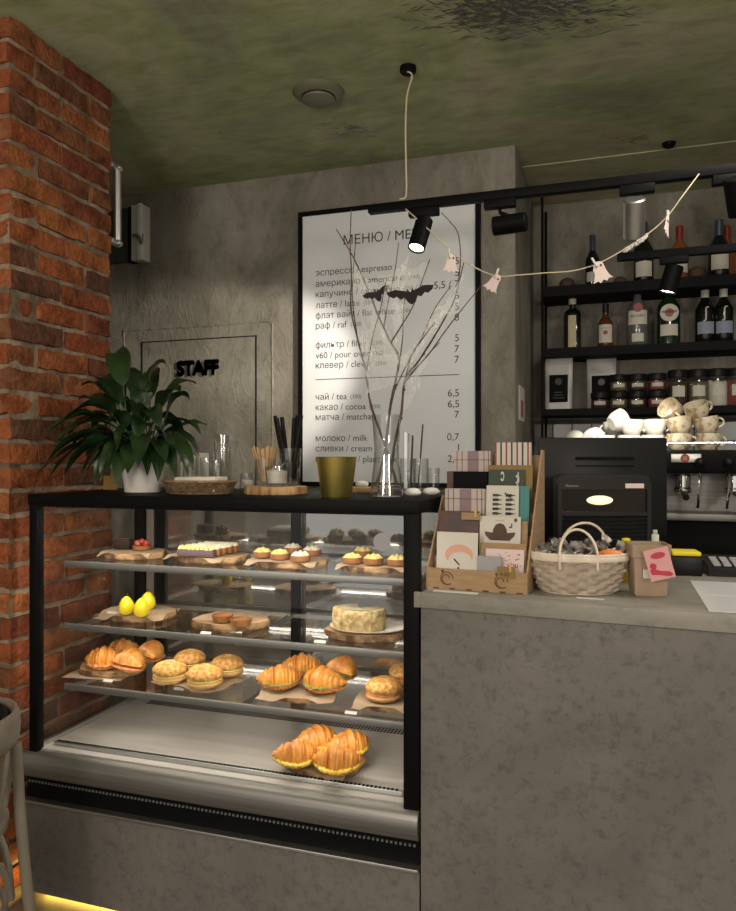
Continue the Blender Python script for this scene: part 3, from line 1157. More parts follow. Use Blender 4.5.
# ------------------------------------------------------------------ bottle shelves in the niche
NZ = (2.304, 1.978, 1.658)
NX0, NX1, NY0, NY1 = x_at(541, 3.98), 1.35, 3.98, 4.245
rk = thing('wall_shelving', 'black wall shelving unit with three shelves above the coffee machine', 'shelves', (.4, 4.1, 1.5))
for z, th in zip(NZ, (.052, .045, .034)):
    B().b2((NX0, NY0, z - th), (NX1, NY1, z)).build('shelf', 'blackm', rk)
for x, y in ((NX0, NY0), (NX0, NY1 - .02), (NX1 - .02, NY0), (NX1 - .02, NY1 - .02)):
    B().b2((x, y, .9), (x + .011, y + .02, 2.78)).build('upright', 'black', rk)
# back counter under it
bc = B().b2((-.405, 3.36, .86), (1.9, 4.235, .90)).b2((-.405, 3.40, 0), (1.9, 4.235, .86))
tag(bc.build('back_counter', 'blackm'), 'low black back counter below the coffee machine', 'counter')


# ------------------------------------------------------------------ bottles, jars, bags on the niche shelves
NY = 4.09


def label_patch(b, c, r, z0, z1, ang, n=14):
    b.lathe(c, [(r, z0), (r, z1)], n, a0=-PI / 2 - ang, a1=-PI / 2 + ang, cap=False)


def wrap_text(s, c, r, z, size, width=None):
    me, a0, a1, b0, b1 = text_mesh(s, size)
    k = width / (a1 - a0) if width else 1
    for v in me.vertices:
        x, y = (v.co.x - (a0 + a1) / 2) * k, v.co.y * k
        v.co = (c[0] + r * math.sin(x / r), c[1] - r * math.cos(x / r), z + y)
    return me


def bottle(px, top_y, wpx, shelf, body, capm, label, group, kind='round', lab=None, capfrac=.13, neck=.28, name='spirit_bottle', cat='bottle', dy=0, labm='label', extra=None):
    z = NZ[shelf]
    Y = NY + dy
    t = Y / ray(px, 458).y
    X = ray(px, 458).x * t
    h = 1.4 + (458 - top_y) * t / FPX - z
    r = wpx * t / FPX / 2
    o = thing(name, label, cat, (X, Y, z), 0, group)
    nr = max(.0135, r * .36)
    c = (X, Y, z)
    if kind == 'square':
        prof = [(r * .96, 0), (r, .006), (r, h * .66), (r * .85, h * .73), (nr, h * .80), (nr, h * (1 - capfrac))]
        b = B()
        b.lathe(c, prof, 4 * 6, wob=lambda a, zz: (1 / max(abs(math.cos(a)), abs(math.sin(a)), .78) - 1.08) * (.6 if zz < h * .7 else 0))
    else:
        sh = 1 - neck - .12
        prof = [(r * .9, 0), (r, .008), (r, h * sh * .94), (r * .93, h * (sh + .0)), (r * .68, h * (sh + .07)), (nr * 1.1, h * (sh + .15)), (nr, h * (sh + .2)), (nr, h * (1 - capfrac))]
        b = B()
        b.lathe(c, prof, 28)
    b.build('body', body, o)
    B().lathe(c, [(nr * 1.12, h * (1 - capfrac)), (nr * 1.15, h - .004), (nr * .95, h)], 20).build('cap', capm, o)
    if lab:
        for (f0, f1, ang, mm) in lab:
            b = B()
            label_patch(b, c, r * 1.012, h * f0, h * f1, ang)
            b.build('label', mm, o)
    if extra:
        extra(o, c, r, h)
    return o


G2, G1 = 'spirit bottles on the middle shelf', 'bottles on the top shelf'


def whiskey(o, c, r, h):
    B().mesh(wrap_text('JIM BEAM', c, r * 1.025, c[2] + h * .42, 1, r * 1.1), Matrix()).build('lettering', 'redcap', o, 0)
    B().cyl((c[0], c[1] - r * 1.01, c[2] + h * .34), r * .3, .002, 20, Matrix.Rotation(R(90), 4, 'X')).build('emblem', 'redcap', o)


def rum(o, c, r, h):
    B().cyl((c[0], c[1] - r * 1.0, c[2] + h * .60), r * .42, .003, 24, Matrix.Rotation(R(90), 4, 'X')).build('emblem', 'redcap', o)
    B().mesh(wrap_text('BACARDI', c, r * 1.03, c[2] + h * .455, 1, r * 1.35), Matrix()).build('lettering', 'ink', o, 0)


def vermouth(o, c, r, h):
    B().cyl((c[0], c[1] - r * .98, c[2] + h * .56), r * .78, .004, 28, Matrix.Rotation(R(90), 4, 'X')).build('round_label', 'label', o)
    B().cyl((c[0], c[1] - r * 1.035, c[2] + h * .56), r * .38, .003, 24, Matrix.Rotation(R(90), 4, 'X')).build('emblem', 'redcap', o)
    me, a0, a1, b0, b1 = text_mesh('MARTINI', 1)
    s = r * 1.2 / (a1 - a0)
    B().mesh(me, Matrix.Translation((c[0] - (a0 + a1) / 2 * s, c[1] - r * 1.16, c[2] + h * .555)) @ WALLROT @ Matrix.Scale(s, 4)).build('lettering', 'ink', o, 0)


def wine(o, c, r, h):
    m = wrap_text('ʃ', c, r * 1.02, c[2] + h * .42, 1, r * .55)
    B().mesh(m, Matrix()).build('lettering', 'label', o, 0)


bottle(572.5, 298, 18, 1, 'bottledark', 'label', 'dark square bottle with tall cream label at the left end of the middle shelf', G2, 'square', [(.04, .64, .85, 'labelyel')], neck=.2)
bottle(605.5, 304, 15, 1, 'bottleamber', 'blackp', 'short whiskey bottle with white label and black cap on the middle shelf', G2, 'round', [(.12, .52, 1.0, 'label')], capfrac=.2, neck=.3, extra=whiskey)
bottle(637.5, 284, 21, 1, 'bottleclear', 'label', 'clear rum bottle with white label and red emblem on the middle shelf', G2, 'round', [(.34, .56, .95, 'label'), (.07, .20, .55, 'label')], capfrac=.17, extra=rum)
bottle(668.5, 290, 22, 1, 'bottlegreen', 'label', 'dark green vermouth bottle with round white label on the middle shelf', G2, 'round', [(.16, .36, .8, 'label')], capfrac=.06, neck=.16, extra=vermouth)
bottle(705, 285, 19, 1, 'bottledark', 'label', 'dark wine bottle with blue label, the one nearer the round-labelled vermouth', G2, 'round', [(.16, .36, .9, 'labelblue')], capfrac=.22, name='wine_bottle', extra=wine)
bottle(723.5, 284.5, 19, 1, 'bottledark', 'label', 'dark wine bottle with blue label, at the outer end of the middle shelf', G2, 'round', [(.16, .36, .9, 'labelblue')], capfrac=.22, name='wine_bottle', extra=wine)
bottle(592.5, 235, 14, 0, 'bottledark', 'bluecap', 'slim dark sparkling wine bottle with blue foil behind the hanging ghost', G1, 'round', [(.10, .28, .9, 'label')], capfrac=.36, neck=.33, name='wine_bottle')
bottle(643.5, 222, 19, 0, 'bottledark', 'bluecap', 'dark sparkling wine bottle with blue foil behind the silver spotlight', G1, 'round', [(.10, .34, .9, 'label')], capfrac=.34, neck=.30, name='wine_bottle')
bottle(679.5, 226, 17, 0, 'bottlerose', 'redcap', 'orange liqueur bottle with red capsule on the top shelf', G1, 'round', [(.14, .52, 1.0, 'label')], capfrac=.26, neck=.28)
bottle(719, 220, 20, 0, 'bottledark', 'bluecap', 'dark sparkling wine bottle with blue foil at the outer end of the top shelf', G1, 'round', [(.14, .40, .9, 'label')], capfrac=.34, neck=.30, name='wine_bottle')
bottle(727, 226, 16, 0, 'bottlerose', 'redcap', 'red capped bottle standing behind the outermost blue foil bottle', G1, 'round', None, capfrac=.26, neck=.28, dy=.085)
for px, r_, lb in ((567, .040, 'small dark round ornament beside the slim bottle behind the ghost'), (620, .033, 'small dark round ornament left of the silver spotlight'), (697, .045, 'dark round ornament between the orange liqueur and the end bottle')):
    X = x_at(px, NY + .03)
    b = B().ball((X, NY + .03, NZ[0] + r_ * .9), r_, 20, sz=.9, wob=lambda a, z: .03 * math.cos(8 * a))
    tag(b.build('round_ornament', 'bowl'), lb, 'ornament', 'dark round ornaments on the top shelf')


def jar(px, z, h, wpx, label, group, fill, lid_h, Y=4.06, tagx=0.0, fillh=.8):
    t = Y / ray(px, 458).y
    X = ray(px, 458).x * t
    r = wpx * t / FPX / 2
    o = thing('spice_jar', label, 'jar', (X, Y, z), 0, group)
    c = (X, Y, z)
    hb = h - lid_h
    B().lathe(c, [(r * .9, 0.0), (r * .97, .005), (r * .97, hb * .9), (r * .85, hb)], 24).build('glass', 'drink', o)
    B().lathe((X, Y, z + .004), [(r * .88, 0), (r * .92, .004), (r * .92, hb * fillh), (0, hb * fillh + .002)], 20).build('contents', fill, o)
    B().lathe((X, Y, z + hb + .0005), [(r * .98, 0), (r, .003), (r, lid_h - .004), (r * .96, lid_h - .001)], 28).build('lid', 'blackp', o)
    b = B()
    label_patch(b, (X + tagx * r, Y, z), r * 1.0, hb * .35, hb * .72, .62)
    b.build('label', 'label', o)
    return o


GJ = 'glass jars on the lowest shelf'
hj = .0875
fills = ('spice', 'herb', 'spice', 'redfruit')
places = ('nearest the coffee bags', 'second from the coffee bags', 'third from the coffee bags', 'beside the tall dark jar')
for k, px in enumerate((600, 618.5, 637, 657)):
    jar(px, NZ[2], hj, 18.2, 'small lower spice jar with black lid, ' + places[k], GJ, fills[k], .034)
for k, px in enumerate((618.8, 637.5, 657)):
    jar(px, NZ[2] + hj + .0012, hj, 18.2, 'small spice jar stacked on top, ' + ('above the second lower jar from the coffee bags', 'middle of the three stacked ones', 'beside the lid of the tall dark jar')[k], GJ, fills[(k + 1) % 4], .034)
for px, f, lb in ((678, 'spice', 'tall jar of dark spice with black lid'), (698, 'herb', 'tall jar of dry green herbs with black lid'), (717.6, 'marsh', 'tall jar of white marshmallows with black lid'), (737, 'redfruit', 'tall jar of red dried fruit with black lid')):
    j = jar(px, NZ[2], .19, 19.5, lb + ' on the lowest shelf', GJ, f, .042)
    if f == 'marsh':
        rr = random.Random(2)
        b = B()
        X = x_at(px, 4.06)
        for k in range(60):
            a = rr.uniform(0, 2 * PI)
            b.ball((X + .034 * math.cos(a), 4.06 + .034 * math.sin(a), NZ[2] + .015 + rr.random() * .11), .011, 8)
        b.build('marshmallow_layer', 'marsh', j)


def coffee_bag(px, Y, wpx, top_y, label):
    z = NZ[2]
    t = Y / ray(px, 458).y
    X = ray(px, 458).x * t
    w_, h = wpx * t / FPX, 1.4 + (458 - top_y) * t / FPX - z
    o = thing('coffee_bag', label, 'coffee bag', (X, Y, z), 0, 'coffee bags on the lowest shelf')

    def f(u, v):
        a = u * 2 * PI
        d = .036 * (1 - v) ** .6 + .003
        ww = w_ / 2 * (.95 + .05 * v)
        ca, sa = math.cos(a), math.sin(a)
        sq = 1 / max(abs(ca), abs(sa)) * .9 + .1
        return (X + ww * max(-1, min(1, ca * 1.25)), Y + d * max(-1, min(1, sa * 1.3)) + .003 * math.sin(9 * v + 3 * a), z + h * v)
    b = B()
    b.grid(f, 32, 18, closed_u=True)
    b.bm.verts.ensure_lookup_table()
    b.build('pouch', 'bagfoil', o)
    B().b2((X - w_ * .33, Y - .0395, z + h * .13), (X + w_ * .33, Y - .0355, z + h * .62), .001).build('label', 'deepcard', o)
    b = B()
    b.cyl((X, Y - .0395, z + h * .50), .018, .001, 24, Matrix.Rotation(R(90), 4, 'X'))
    for k in range(3):
        b.b2((X - .03 + .004 * k, Y - .0402, z + h * (.20 + .05 * k)), (X + .03 - .006 * k, Y - .0394, z + h * (.215 + .05 * k)))
    b.build('print', 'greencard' if px < 580 else 'inkgrey', o)


coffee_bag(559, 4.07, 27, 354.5, 'silver coffee bag with dark label alone at the shelf end')
coffee_bag(601.5, 4.155, 28, 355.5, 'silver coffee bag with dark label half hidden behind small jars')

# ------------------------------------------------------------------ coffee machine
EX0, EX1, EY, EZ = -.16, .72, 3.42, 1.434
em = thing('espresso_machine', 'black and steel espresso machine under the bottle shelves', 'coffee machine', (.3, 3.6, .9))
B().b2((EX0, EY, EZ - .1), (EX1, EY + .5, EZ), .012).build('top_housing', 'black', em)
B().b2((EX0 + .02, EY + .15, .94), (EX1 - .02, EY + .5, EZ - .1)).build('back_panel', 'steel', em)
B().b2((EX0, EY - .0, .93), (EX1, EY + .5, 1.14), .01).build('base_housing', 'black', em)
B().b2((EX0 + .02, EY - .055, 1.135), (EX1 - .02, EY + .15, 1.165), .004).build('drip_tray', 'steel', em)
for x in (EX0 - .012, EX1 - .02):
    B().b2((x, EY - .03, 1.10), (x + .032, EY + .45, EZ + .004), .008).build('side_panel', 'blackp', em)
for x in (EX0 + .05, EX1 - .05):
    for y in (EY + .06, EY + .44):
        B().cyl((x, y, .90), .02, .031, 14).build('foot', 'chrome', em)
bx0, bx1 = x_at(670, EY), x_at(697, EY)
B().b2((x_at(671, EY), EY - .008, at_y(680, 462.5, EY).z), (x_at(701, EY), EY + .002, at_y(680, 454, EY).z), .002).build('badge_plate', 'alu', em)
c = at_y(685, 458.3, EY - .009)
B().cyl(c, .018, .004, 24, Matrix.Rotation(R(90), 4, 'X')).build('red_emblem', 'redcap', em)
tl = B()
for i in range(3):
    tl.b2((c.x - .009, c.y - .0048, c.z - .006 + i * .0055), (c.x + .008, c.y - .0038, c.z - .0045 + i * .0055))
tl.build('emblem_print', 'label', em)
for px in (683, 735):
    gx = x_at(px, EY)
    b = B()
    b.cyl((gx, EY + .03, EZ - .165), .034, .06, 24, bev=.006)
    b.cyl((gx, EY + .03, EZ - .185), .038, .022, 24, bev=.004)
    g_ = b.build('group_head', 'chrome', em)
    b = B()
    b.tube([(gx, EY + .01, EZ - .18), (gx, EY - .08, EZ - .188), (gx, EY - .13, EZ - .197)], [.011, .012, .014], 10)
    b.build('portafilter_handle', 'blackp', em)
for px in (700, 729):
    gx = x_at(px, EY - .02)
    b = B()
    b.tube(catmull([(gx, EY + .02, EZ - .08), (gx, EY - .04, EZ - .12), (gx - .008, EY - .05, EZ - .2), (gx - .012, EY - .045, 1.19)]), .006, 8)
    b.build('steam_wand', 'chrome', em)
    B().ball((gx, EY - .02, EZ - .052), .02, 14, sz=1).build('steam_knob', 'blackp', em)
B().tube([(EX0 + .01, EY + .01, EZ + .03), (EX1 - .03, EY + .01, EZ + .03)], .004, 8).tube([(EX1 - .03, EY + .01, EZ - .003), (EX1 - .03, EY + .01, EZ + .03)], .004, 8).build('cup_rail', 'chrome', em)


# cups on the machine
def mug(name, r, h, material, label, group, loc, rot=(0, 0, 0), cat='cup'):
    o = thing(name, label, cat, loc, 0, group)
    b = B()
    b.lathe(loc, [(0, 0), (r * .62, 0), (r * .70, .003), (r * .92, h * .35), (r, h * .75), (r, h), (r * .94, h), (r * .92, h * .7), (r * .8, h * .3), (r * .5, .008), (0, .008)], 28, cap=False)
    b.build('body', material, o)
    pts = []
    for i in range(11):
        a = -PI / 2 + PI * i / 10
        pts.append(Vector(loc) + Vector((r * .93 + math.cos(a) * r * .45, 0, h * .55 + math.sin(a) * h * .28)))
    B().tube(pts, h * .065, 8).build('handle', material, o)
    o.rotation_euler = rot
    return o


GW, GP = 'white cups piled on the coffee machine', 'patterned cups piled on the coffee machine'
m0 = mug('coffee_cup', .050, .070, 'ceramic', 'white cup at the front right of the lower row of white cups', GW, (0, 0, 0))
CYW = 3.60


def put_cup(src, px, zz, rot, label, group, Y=CYW, first=False):
    X = x_at(px, Y)
    if first:
        src.location, src.rotation_euler = (X, Y, zz), rot
        src['label'] = label
        return src
    return dup(src, (X, Y, zz), label=label, group=group, rot=rot)


z1, z2 = EZ + .001, EZ + .072
FL = (PI, 0, 0)
put_cup(m0, 653, z1, (0, 0, R(10)), 'white cup at the base of the pile, nearest the patterned cups', GW, first=True)
put_cup(m0, 629, z1, (0, 0, R(-10)), 'white cup in the lower row, second from the patterned cups', GW)
put_cup(m0, 604, z1, (0, 0, R(200)), 'white cup in the lower row, third from the patterned cups', GW)
put_cup(m0, 655, z2, (0, 0, R(15)), 'upper white cup beside the patterned cups', GW)
put_cup(m0, 632, z2, (0, 0, R(-6)), 'upper white cup at the peak of the white pile', GW)
put_cup(m0, 579, z1 + .046, (R(85), 0, R(200)), 'white cup lying lowest at the far tapering end of the white pile', GW, Y=3.66)
put_cup(m0, 616, z2 + .004, (0, R(10), R(170)), 'white cup leaning against the peak of the white pile', GW, Y=3.73)
put_cup(m0, 645, z2 + .002, (0, 0, R(100)), 'white cup in the back row of the white pile', GW, Y=3.75)
put_cup(m0, 611, z2 + .05, (R(66), 0, R(120)), 'white cup tipped on its side near the peak of the pile', GW, Y=3.58)
put_cup(m0, 588, z1 + .05, (R(80), 0, R(150)), 'white cup lying on its side at the low end of the pile', GW, Y=3.58)
p0 = mug('patterned_cup', .052, .072, 'cupbeige', 'x', GP, (0, 0, 0))
put_cup(p0, 679, z1, (0, 0, R(-8)), 'beige patterned cup at the base, nearest the white cups', GP, Y=3.52, first=True)
put_cup(p0, 708, z1, (0, 0, R(4)), 'beige patterned cup at the base, on the outer side of the pile', GP, Y=3.52)
put_cup(p0, 681, z2 + .002, (R(8), R(-12), R(10)), 'tilted patterned cup in the middle layer, nearest the white cups', GP, Y=3.53)
put_cup(p0, 708, z2 + .002, (R(0), R(-10), R(5)), 'patterned cup in the middle layer on the outer side', GP, Y=3.53)
put_cup(p0, 677, z2 + .094, (R(60), R(25), R(-60)), 'patterned cup lying at the top beside the white cups', GP, Y=3.66)
put_cup(p0, 699, z2 + .068, (R(14), R(-22), R(20)), 'patterned cup tilted at the very top of the beige pile', GP, Y=3.56)

# ------------------------------------------------------------------ till screen and stand on the bar
S0 = Vector((x_at(602, 2.50), 2.50, 0))
SR = Matrix.Translation((S0.x, S0.y, ZK)) @ Matrix.Rotation(R(19), 4, 'Z')
mo_ = thing('till_monitor', 'large black till screen seen from the back on the bar counter', 'till', (S0.x, S0.y, ZK), R(19))
b = B()
b.T = SR
b.b2((-.209, -.012, .098), (.209, .022, .418), .006)
b.build('screen_housing', 'blackp', mo_)
b = B()
b.T = SR
b.b2((-.09, -.0155, .345), (.10, -.0115, .356)).b2((-.09, -.0155, .325), (.10, -.0115, .329))
b.build('vent_slot', 'black', mo_)
b = B()
b.T = SR
b.b2((-.03, .022, .002), (.03, .05, .22), .004).b2((-.1, .005, 0), (.1, .12, .012), .003)
b.build('foot', 'blackp', mo_)
T0 = at_z(601.5, 575.5, ZK)
T0 = Vector((x_at(601.5, 2.36), 2.36, 0))
TR = Matrix.Translation((T0.x, T0.y, ZK)) @ Matrix.Rotation(R(18), 4, 'Z')
tn = thing('receipt_machine', 'black rounded counter machine with lamp reflection painted in its window and slatted front before the till screen', 'machine', (T0.x, T0.y, ZK), R(18))
TWD, THT = .281, .302
b = B()
b.T = TR
o_ = []
rr = .022
for cx_, cz_, a0 in ((-TWD / 2 + rr, THT - rr, 90), (TWD / 2 - rr, THT - rr, 0)):
    pass
pts = [(-TWD / 2, 0), (TWD / 2, 0)]
for k in range(7):
    a = R(90 * k / 6)
    pts.append((TWD / 2 - rr + rr * math.cos(a), THT - rr + rr * math.sin(a)))
for k in range(7):
    a = R(90 + 90 * k / 6)
    pts.append((-TWD / 2 + rr + rr * math.cos(a), THT - rr + rr * math.sin(a)))
b.prism(pts, .052, Matrix.Translation((0, .006, 0)) @ WALLROT)
b.build('housing', 'blackp', tn)
b = B()
b.T = TR
ww_ = TWD / 2 - .012
b.b2((-TWD / 2, -.031, 0), (-ww_, -.018, THT - .024)).b2((ww_, -.031, 0), (TWD / 2, -.018, THT - .024)).b2((-ww_, -.031, THT - .045), (ww_, -.018, THT - .022)).b2((-ww_, -.031, .178), (ww_, -.018, .190))
b.build('front_bezel', 'blackp', tn)
b = B()
b.T = TR
b.b2((-ww_, -.0215, .190), (ww_, -.0205, THT - .045))
b.build('window', 'screen', tn)
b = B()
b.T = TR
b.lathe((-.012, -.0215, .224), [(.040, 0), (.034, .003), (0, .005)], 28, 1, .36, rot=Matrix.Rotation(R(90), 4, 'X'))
b.build('painted_reflection', 'ovalglow', tn)  # glowing oval put in as the window's reflection of a lamp
b = B()
b.T = TR
for k in range(14):
    b.box((0, -.026, .012 + k * .0122), (ww_ * 2, .010, .005), Matrix.Rotation(R(25), 4, 'X'))
b.build('louvre_panel', 'blackp', tn)
b = B()
b.T = TR
b.b2((.062, -.0322, THT - .041), (.118, -.0308, THT - .027))
b.build('sticker', 'pinkcard', tn)
me, a0, a1, *_ = text_mesh('Panasonic', 1)
b = B()
b.T = TR
s = .038 / (a1 - a0)
b.mesh(me, Matrix.Translation((-.118, -.0314, THT - .037)) @ WALLROT @ Matrix.Scale(s, 4))
b.build('maker_print', 'key', tn, 0)

# ------------------------------------------------------------------ kraft greeting-card display on the bar
KI = KM.inverted()
DX0, DY0, DW = .008, .068, .272
camk = KI @ CAM
ROWY = [DY0 + .008 + i * .052 for i in range(5)]
ROWZ = [ZK + .006 + i * .058 for i in range(5)]


def K_at(px, py, yl):
    d = KI.to_3x3() @ ray(px, py)
    p = camk + d * ((yl - camk.y) / d.y)
    return p


ds = thing('card_display', 'stepped brown cardboard display holding greeting cards on the bar', 'card display', K(DX0 + DW / 2, DY0 + .14, ZK), KR)
b = B()
b.T = KM
b.b2((DX0, DY0, ZK + .0005), (DX0 + DW, DY0 + .004, ZK + .056))
b.build('front_panel', 'kraft', ds)
for x in (DX0, DX0 + DW - .004):
    b = B()
    b.T = KM
    top_ = .375 if x > DX0 + .1 else .245
    pr = [(DY0 + .004, .0005), (DY0 + .004, .056), (DY0 + .02, .075), (DY0 + .235 * (top_ / .375) ** 1.1, top_), (DY0 + .272, top_), (DY0 + .272, .0005)]
    b.prism(pr, .004, Matrix.Translation((x + .002, 0, ZK)) @ Matrix(((0, 0, 1, 0), (1, 0, 0, 0), (0, 1, 0, 0), (0, 0, 0, 1))))
    b.build('side_panel', 'kraft', ds)
b = B()
b.T = KM
for i in range(5):
    y0 = ROWY[i] - .003
    b.b2((DX0 + .0045, y0, ZK + .0005), (DX0 + DW - .0045, ROWY[i] + .049 if i < 4 else DY0 + .268, ROWZ[i] - .0005))
b.b2((DX0 + .0045, DY0 + .268, ZK + .0005), (DX0 + DW - .0045, DY0 + .272, ZK + .36))
b.build('step', 'kraft', ds)
for i in range(1, 5):
    b = B()
    b.T = KM
    b.b2((DX0 + .0045, ROWY[i] - .0055, ROWZ[i] - .004), (DX0 + DW - .0045, ROWY[i] - .0032, ROWZ[i] + .018))
    b.build('step_lip', 'kraft', ds)
b = B()
b.T = KM
for cx in (.058, .205):
    c = (DX0 + cx, DY0 - .0006, ZK + .030)
    pts = [Vector(c) + Vector(((.006 + .0009 * k) * math.cos(.42 * k), 0, (.006 + .0009 * k) * math.sin(.42 * k))) for k in range(14)]
    b.tube(pts, .0012, 5)
    ring = [Vector(c) + Vector((.017 * math.cos(2 * PI * k / 28), 0, .017 * math.sin(2 * PI * k / 28))) for k in range(24)]
    b.tube(ring, .0012, 5)
    b.cyl((c[0] - .012, c[1] + .0004, c[2] + .019), .004, .001, 10, Matrix.Rotation(R(90), 4, 'X'))
for k in range(6):
    x = DX0 + .02 + k * .045
    b.b2((x, DY0 - .0006, ZK + .0012), (x + .016, DY0 + .0003, ZK + .005))
b.build('printed_logo', 'kraftink', ds)

GC = 'cards and boxes in the stepped display'


def card(name, label, cat, px0, px1, ptop, row, dy, material, th=.003, lift=0.0, lean=5, art=None, bevel=0):
    yl = ROWY[row] + dy
    zb_ = ROWZ[row] + .0004 + lift
    a, c = K_at(px0, ptop, yl), K_at(px1, ptop, yl)
    w_, h = c.x - a.x, (a.z + c.z) / 2 - zb_
    base = K((a.x + c.x) / 2, yl, zb_)
    o = thing(name, label, cat, base, KR, GC)
    T = Matrix.Translation(base) @ Matrix.Rotation(KR, 4, 'Z') @ Matrix.Rotation(R(-lean), 4, 'X')
    b = B()
    b.T = T
    b.b2((-w_ / 2, 0, 0), (w_ / 2, th, h), bevel)
    b.build('sheet' if th < .008 else 'box', material, o)
    if art:
        art(o, T, w_, h)
    return o


def flat_art(o, T, name, material, shapes, d=.0008):
    b = B()
    b.T = T
    for sh in shapes:
        b.prism(sh, d, Matrix.Translation((0, -d / 2 - .0002, 0)) @ WALLROT)
    return b.build(name, material, o)


def ell(cx, cy, rx, ry, n=18, a0=0, a1=2 * PI):
    return [(cx + rx * math.cos(a0 + (a1 - a0) * k / n), cy + ry * math.sin(a0 + (a1 - a0) * k / n)) for k in range(n if a1 - a0 > 6.28 else n + 1)]


def rect(x0, y0, x1, y1):
    return [(x0, y0), (x1, y0), (x1, y1), (x0, y1)]


def art_shrimp(o, T, w, h):
    n = 16
    out = []
    for k in range(n + 1):
        a = R(200) - R(215) * k / n
        out.append((w * .05 + w * .34 * math.cos(a), h * .58 + h * .20 * math.sin(a)))
    inn = []
    for k in range(n + 1):
        a = R(200) - R(215) * k / n
        f = .98 - .42 * math.sin(PI * min(1, k / n * .9 + .05))
        inn.append((w * .07 + w * .34 * f * math.cos(a), h * .54 + h * .19 * f * math.sin(a)))
    flat_art(o, T, 'print', 'salmon', [out + inn[::-1]])
    flat_art(o, T, 'dark_print', 'ink', [[(-w * .08, h * .50), (-w * .06, h * .52), (w * .08, h * .41), (w * .06, h * .395)], rect(w * .02, h * .33, w * .06, h * .36)])


def art_hat(o, T, w, h):
    brim = [(-w * .38, h * .68), (-w * .18, h * .66), (-w * .16, h * .74), (-w * .10, h * .83), (0, h * .86), (w * .10, h * .83), (w * .16, h * .74), (w * .18, h * .66), (w * .38, h * .68), (w * .35, h * .60), (w * .24, h * .50), (-w * .24, h * .50), (-w * .35, h * .60)]
    flat_art(o, T, 'print', 'bowl', [brim, ell(w * .38, h * .93, w * .04, h * .04), rect(w * .27, h * .77, w * .30, h * .86), ell(w * .25, h * .78, w * .03, h * .02), rect(-w * .10, h * .905, w * .10, h * .912)])


def art_bottles(o, T, w, h):
    sh, sh2 = [], []
    for col in range(2):
        for k in range(6):
            x, y = w * (-.30 + .40 * col), h * (.80 - .082 * k)
            q = [(x, y), (x + w * .17, y), (x + w * .19, y + h * .012), (x + w * .29, y + h * .018), (x + w * .29, y + h * .03), (x + w * .19, y + h * .036), (x + w * .17, y + h * .048), (x, y + h * .048)]
            (sh if (k + col) % 2 else sh2).append(q)
    for k in range(5):
        sh.append([(w * (.06 + .05 * k), h * (.86 - .025 * k)), (w * (.10 + .05 * k), h * (.88 - .025 * k)), (w * (.12 + .05 * k), h * (.86 - .025 * k)), (w * (.08 + .05 * k), h * (.835 - .025 * k))])
    flat_art(o, T, 'print', 'ink', sh)
    flat_art(o, T, 'green_print', 'greencard', sh2)


def put_text(o, T, s, x, z, width, material, y=-.0009):
    me, a0, a1, *_ = text_mesh(s, 1)
    k = width / (a1 - a0)
    b = B()
    b.T = T
    b.mesh(me, Matrix.Translation((x - a0 * k, y, z)) @ WALLROT @ Matrix.Scale(k, 4))
    return b.build('lettering', material, o, 0)


def art_words(o, T, w, h):
    put_text(o, T, 'you', w * .05, h * .55, w * .30, 'magenta')
    rr = random.Random(4)
    sh = []
    for k in range(22):
        x, y = rr.uniform(-.44, .40) * w, rr.uniform(.5, .95) * h
        sh.append(rect(x, y, x + w * rr.uniform(.02, .07), y + h * .025))
    flat_art(o, T, 'print', 'mauve', sh)


def art_plaid(o, T, w, h):
    flat_art(o, T, 'wide_band', 'mauve', [rect(-w * .12, 0, w * .18, h)])
    sh = [rect(x * w, 0, x * w + .0016, h) for x in (-.42, -.28, .32, .44)] + [rect(-w / 2, y * h, w / 2, y * h + .0016) for y in (.28, .5, .80)]
    b = flat_art(o, T, 'plaid_lines', 'darkcard', sh, .0012)


def art_stripes(o, T, w, h):
    n = 13
    for mm, off in (('redstripe', 0), ('greencard', 1)):
        sh = [rect(-w / 2 + w * k / n, 0, -w / 2 + w * (k + .62) / n, h) for k in range(n) if k % 2 == 0 and (k // 2) % 2 == off]
        flat_art(o, T, 'stripe_print', mm, sh)


def art_green(o, T, w, h):
    sh = []
    for cx, cy in ((-.12, .86), (.30, .80)):
        o1 = ell(cx * w, cy * h, w * .055, h * .10, 14, R(-150), R(150))
        o2 = ell(cx * w, cy * h, w * .03, h * .06, 14, R(-150), R(150))
        sh.append(o1 + o2[::-1])
    sh.append([(w * .28, h * .58), (w * .31, h * .58), (w * .34, h * .95), (w * .31, h * .95)])
    flat_art(o, T, 'print', 'card', sh)


def art_photo(o, T, w, h):
    flat_art(o, T, 'print', 'salmon', [ell(w * .12, h * .40, w * .14, h * .06), ell(w * .30, h * .50, w * .10, h * .05)])


def art_open(o, T, w, h):
    flat_art(o, T, 'side_fold', 'darkcard', [rect(-w / 2, 0, -w * .34, h)])


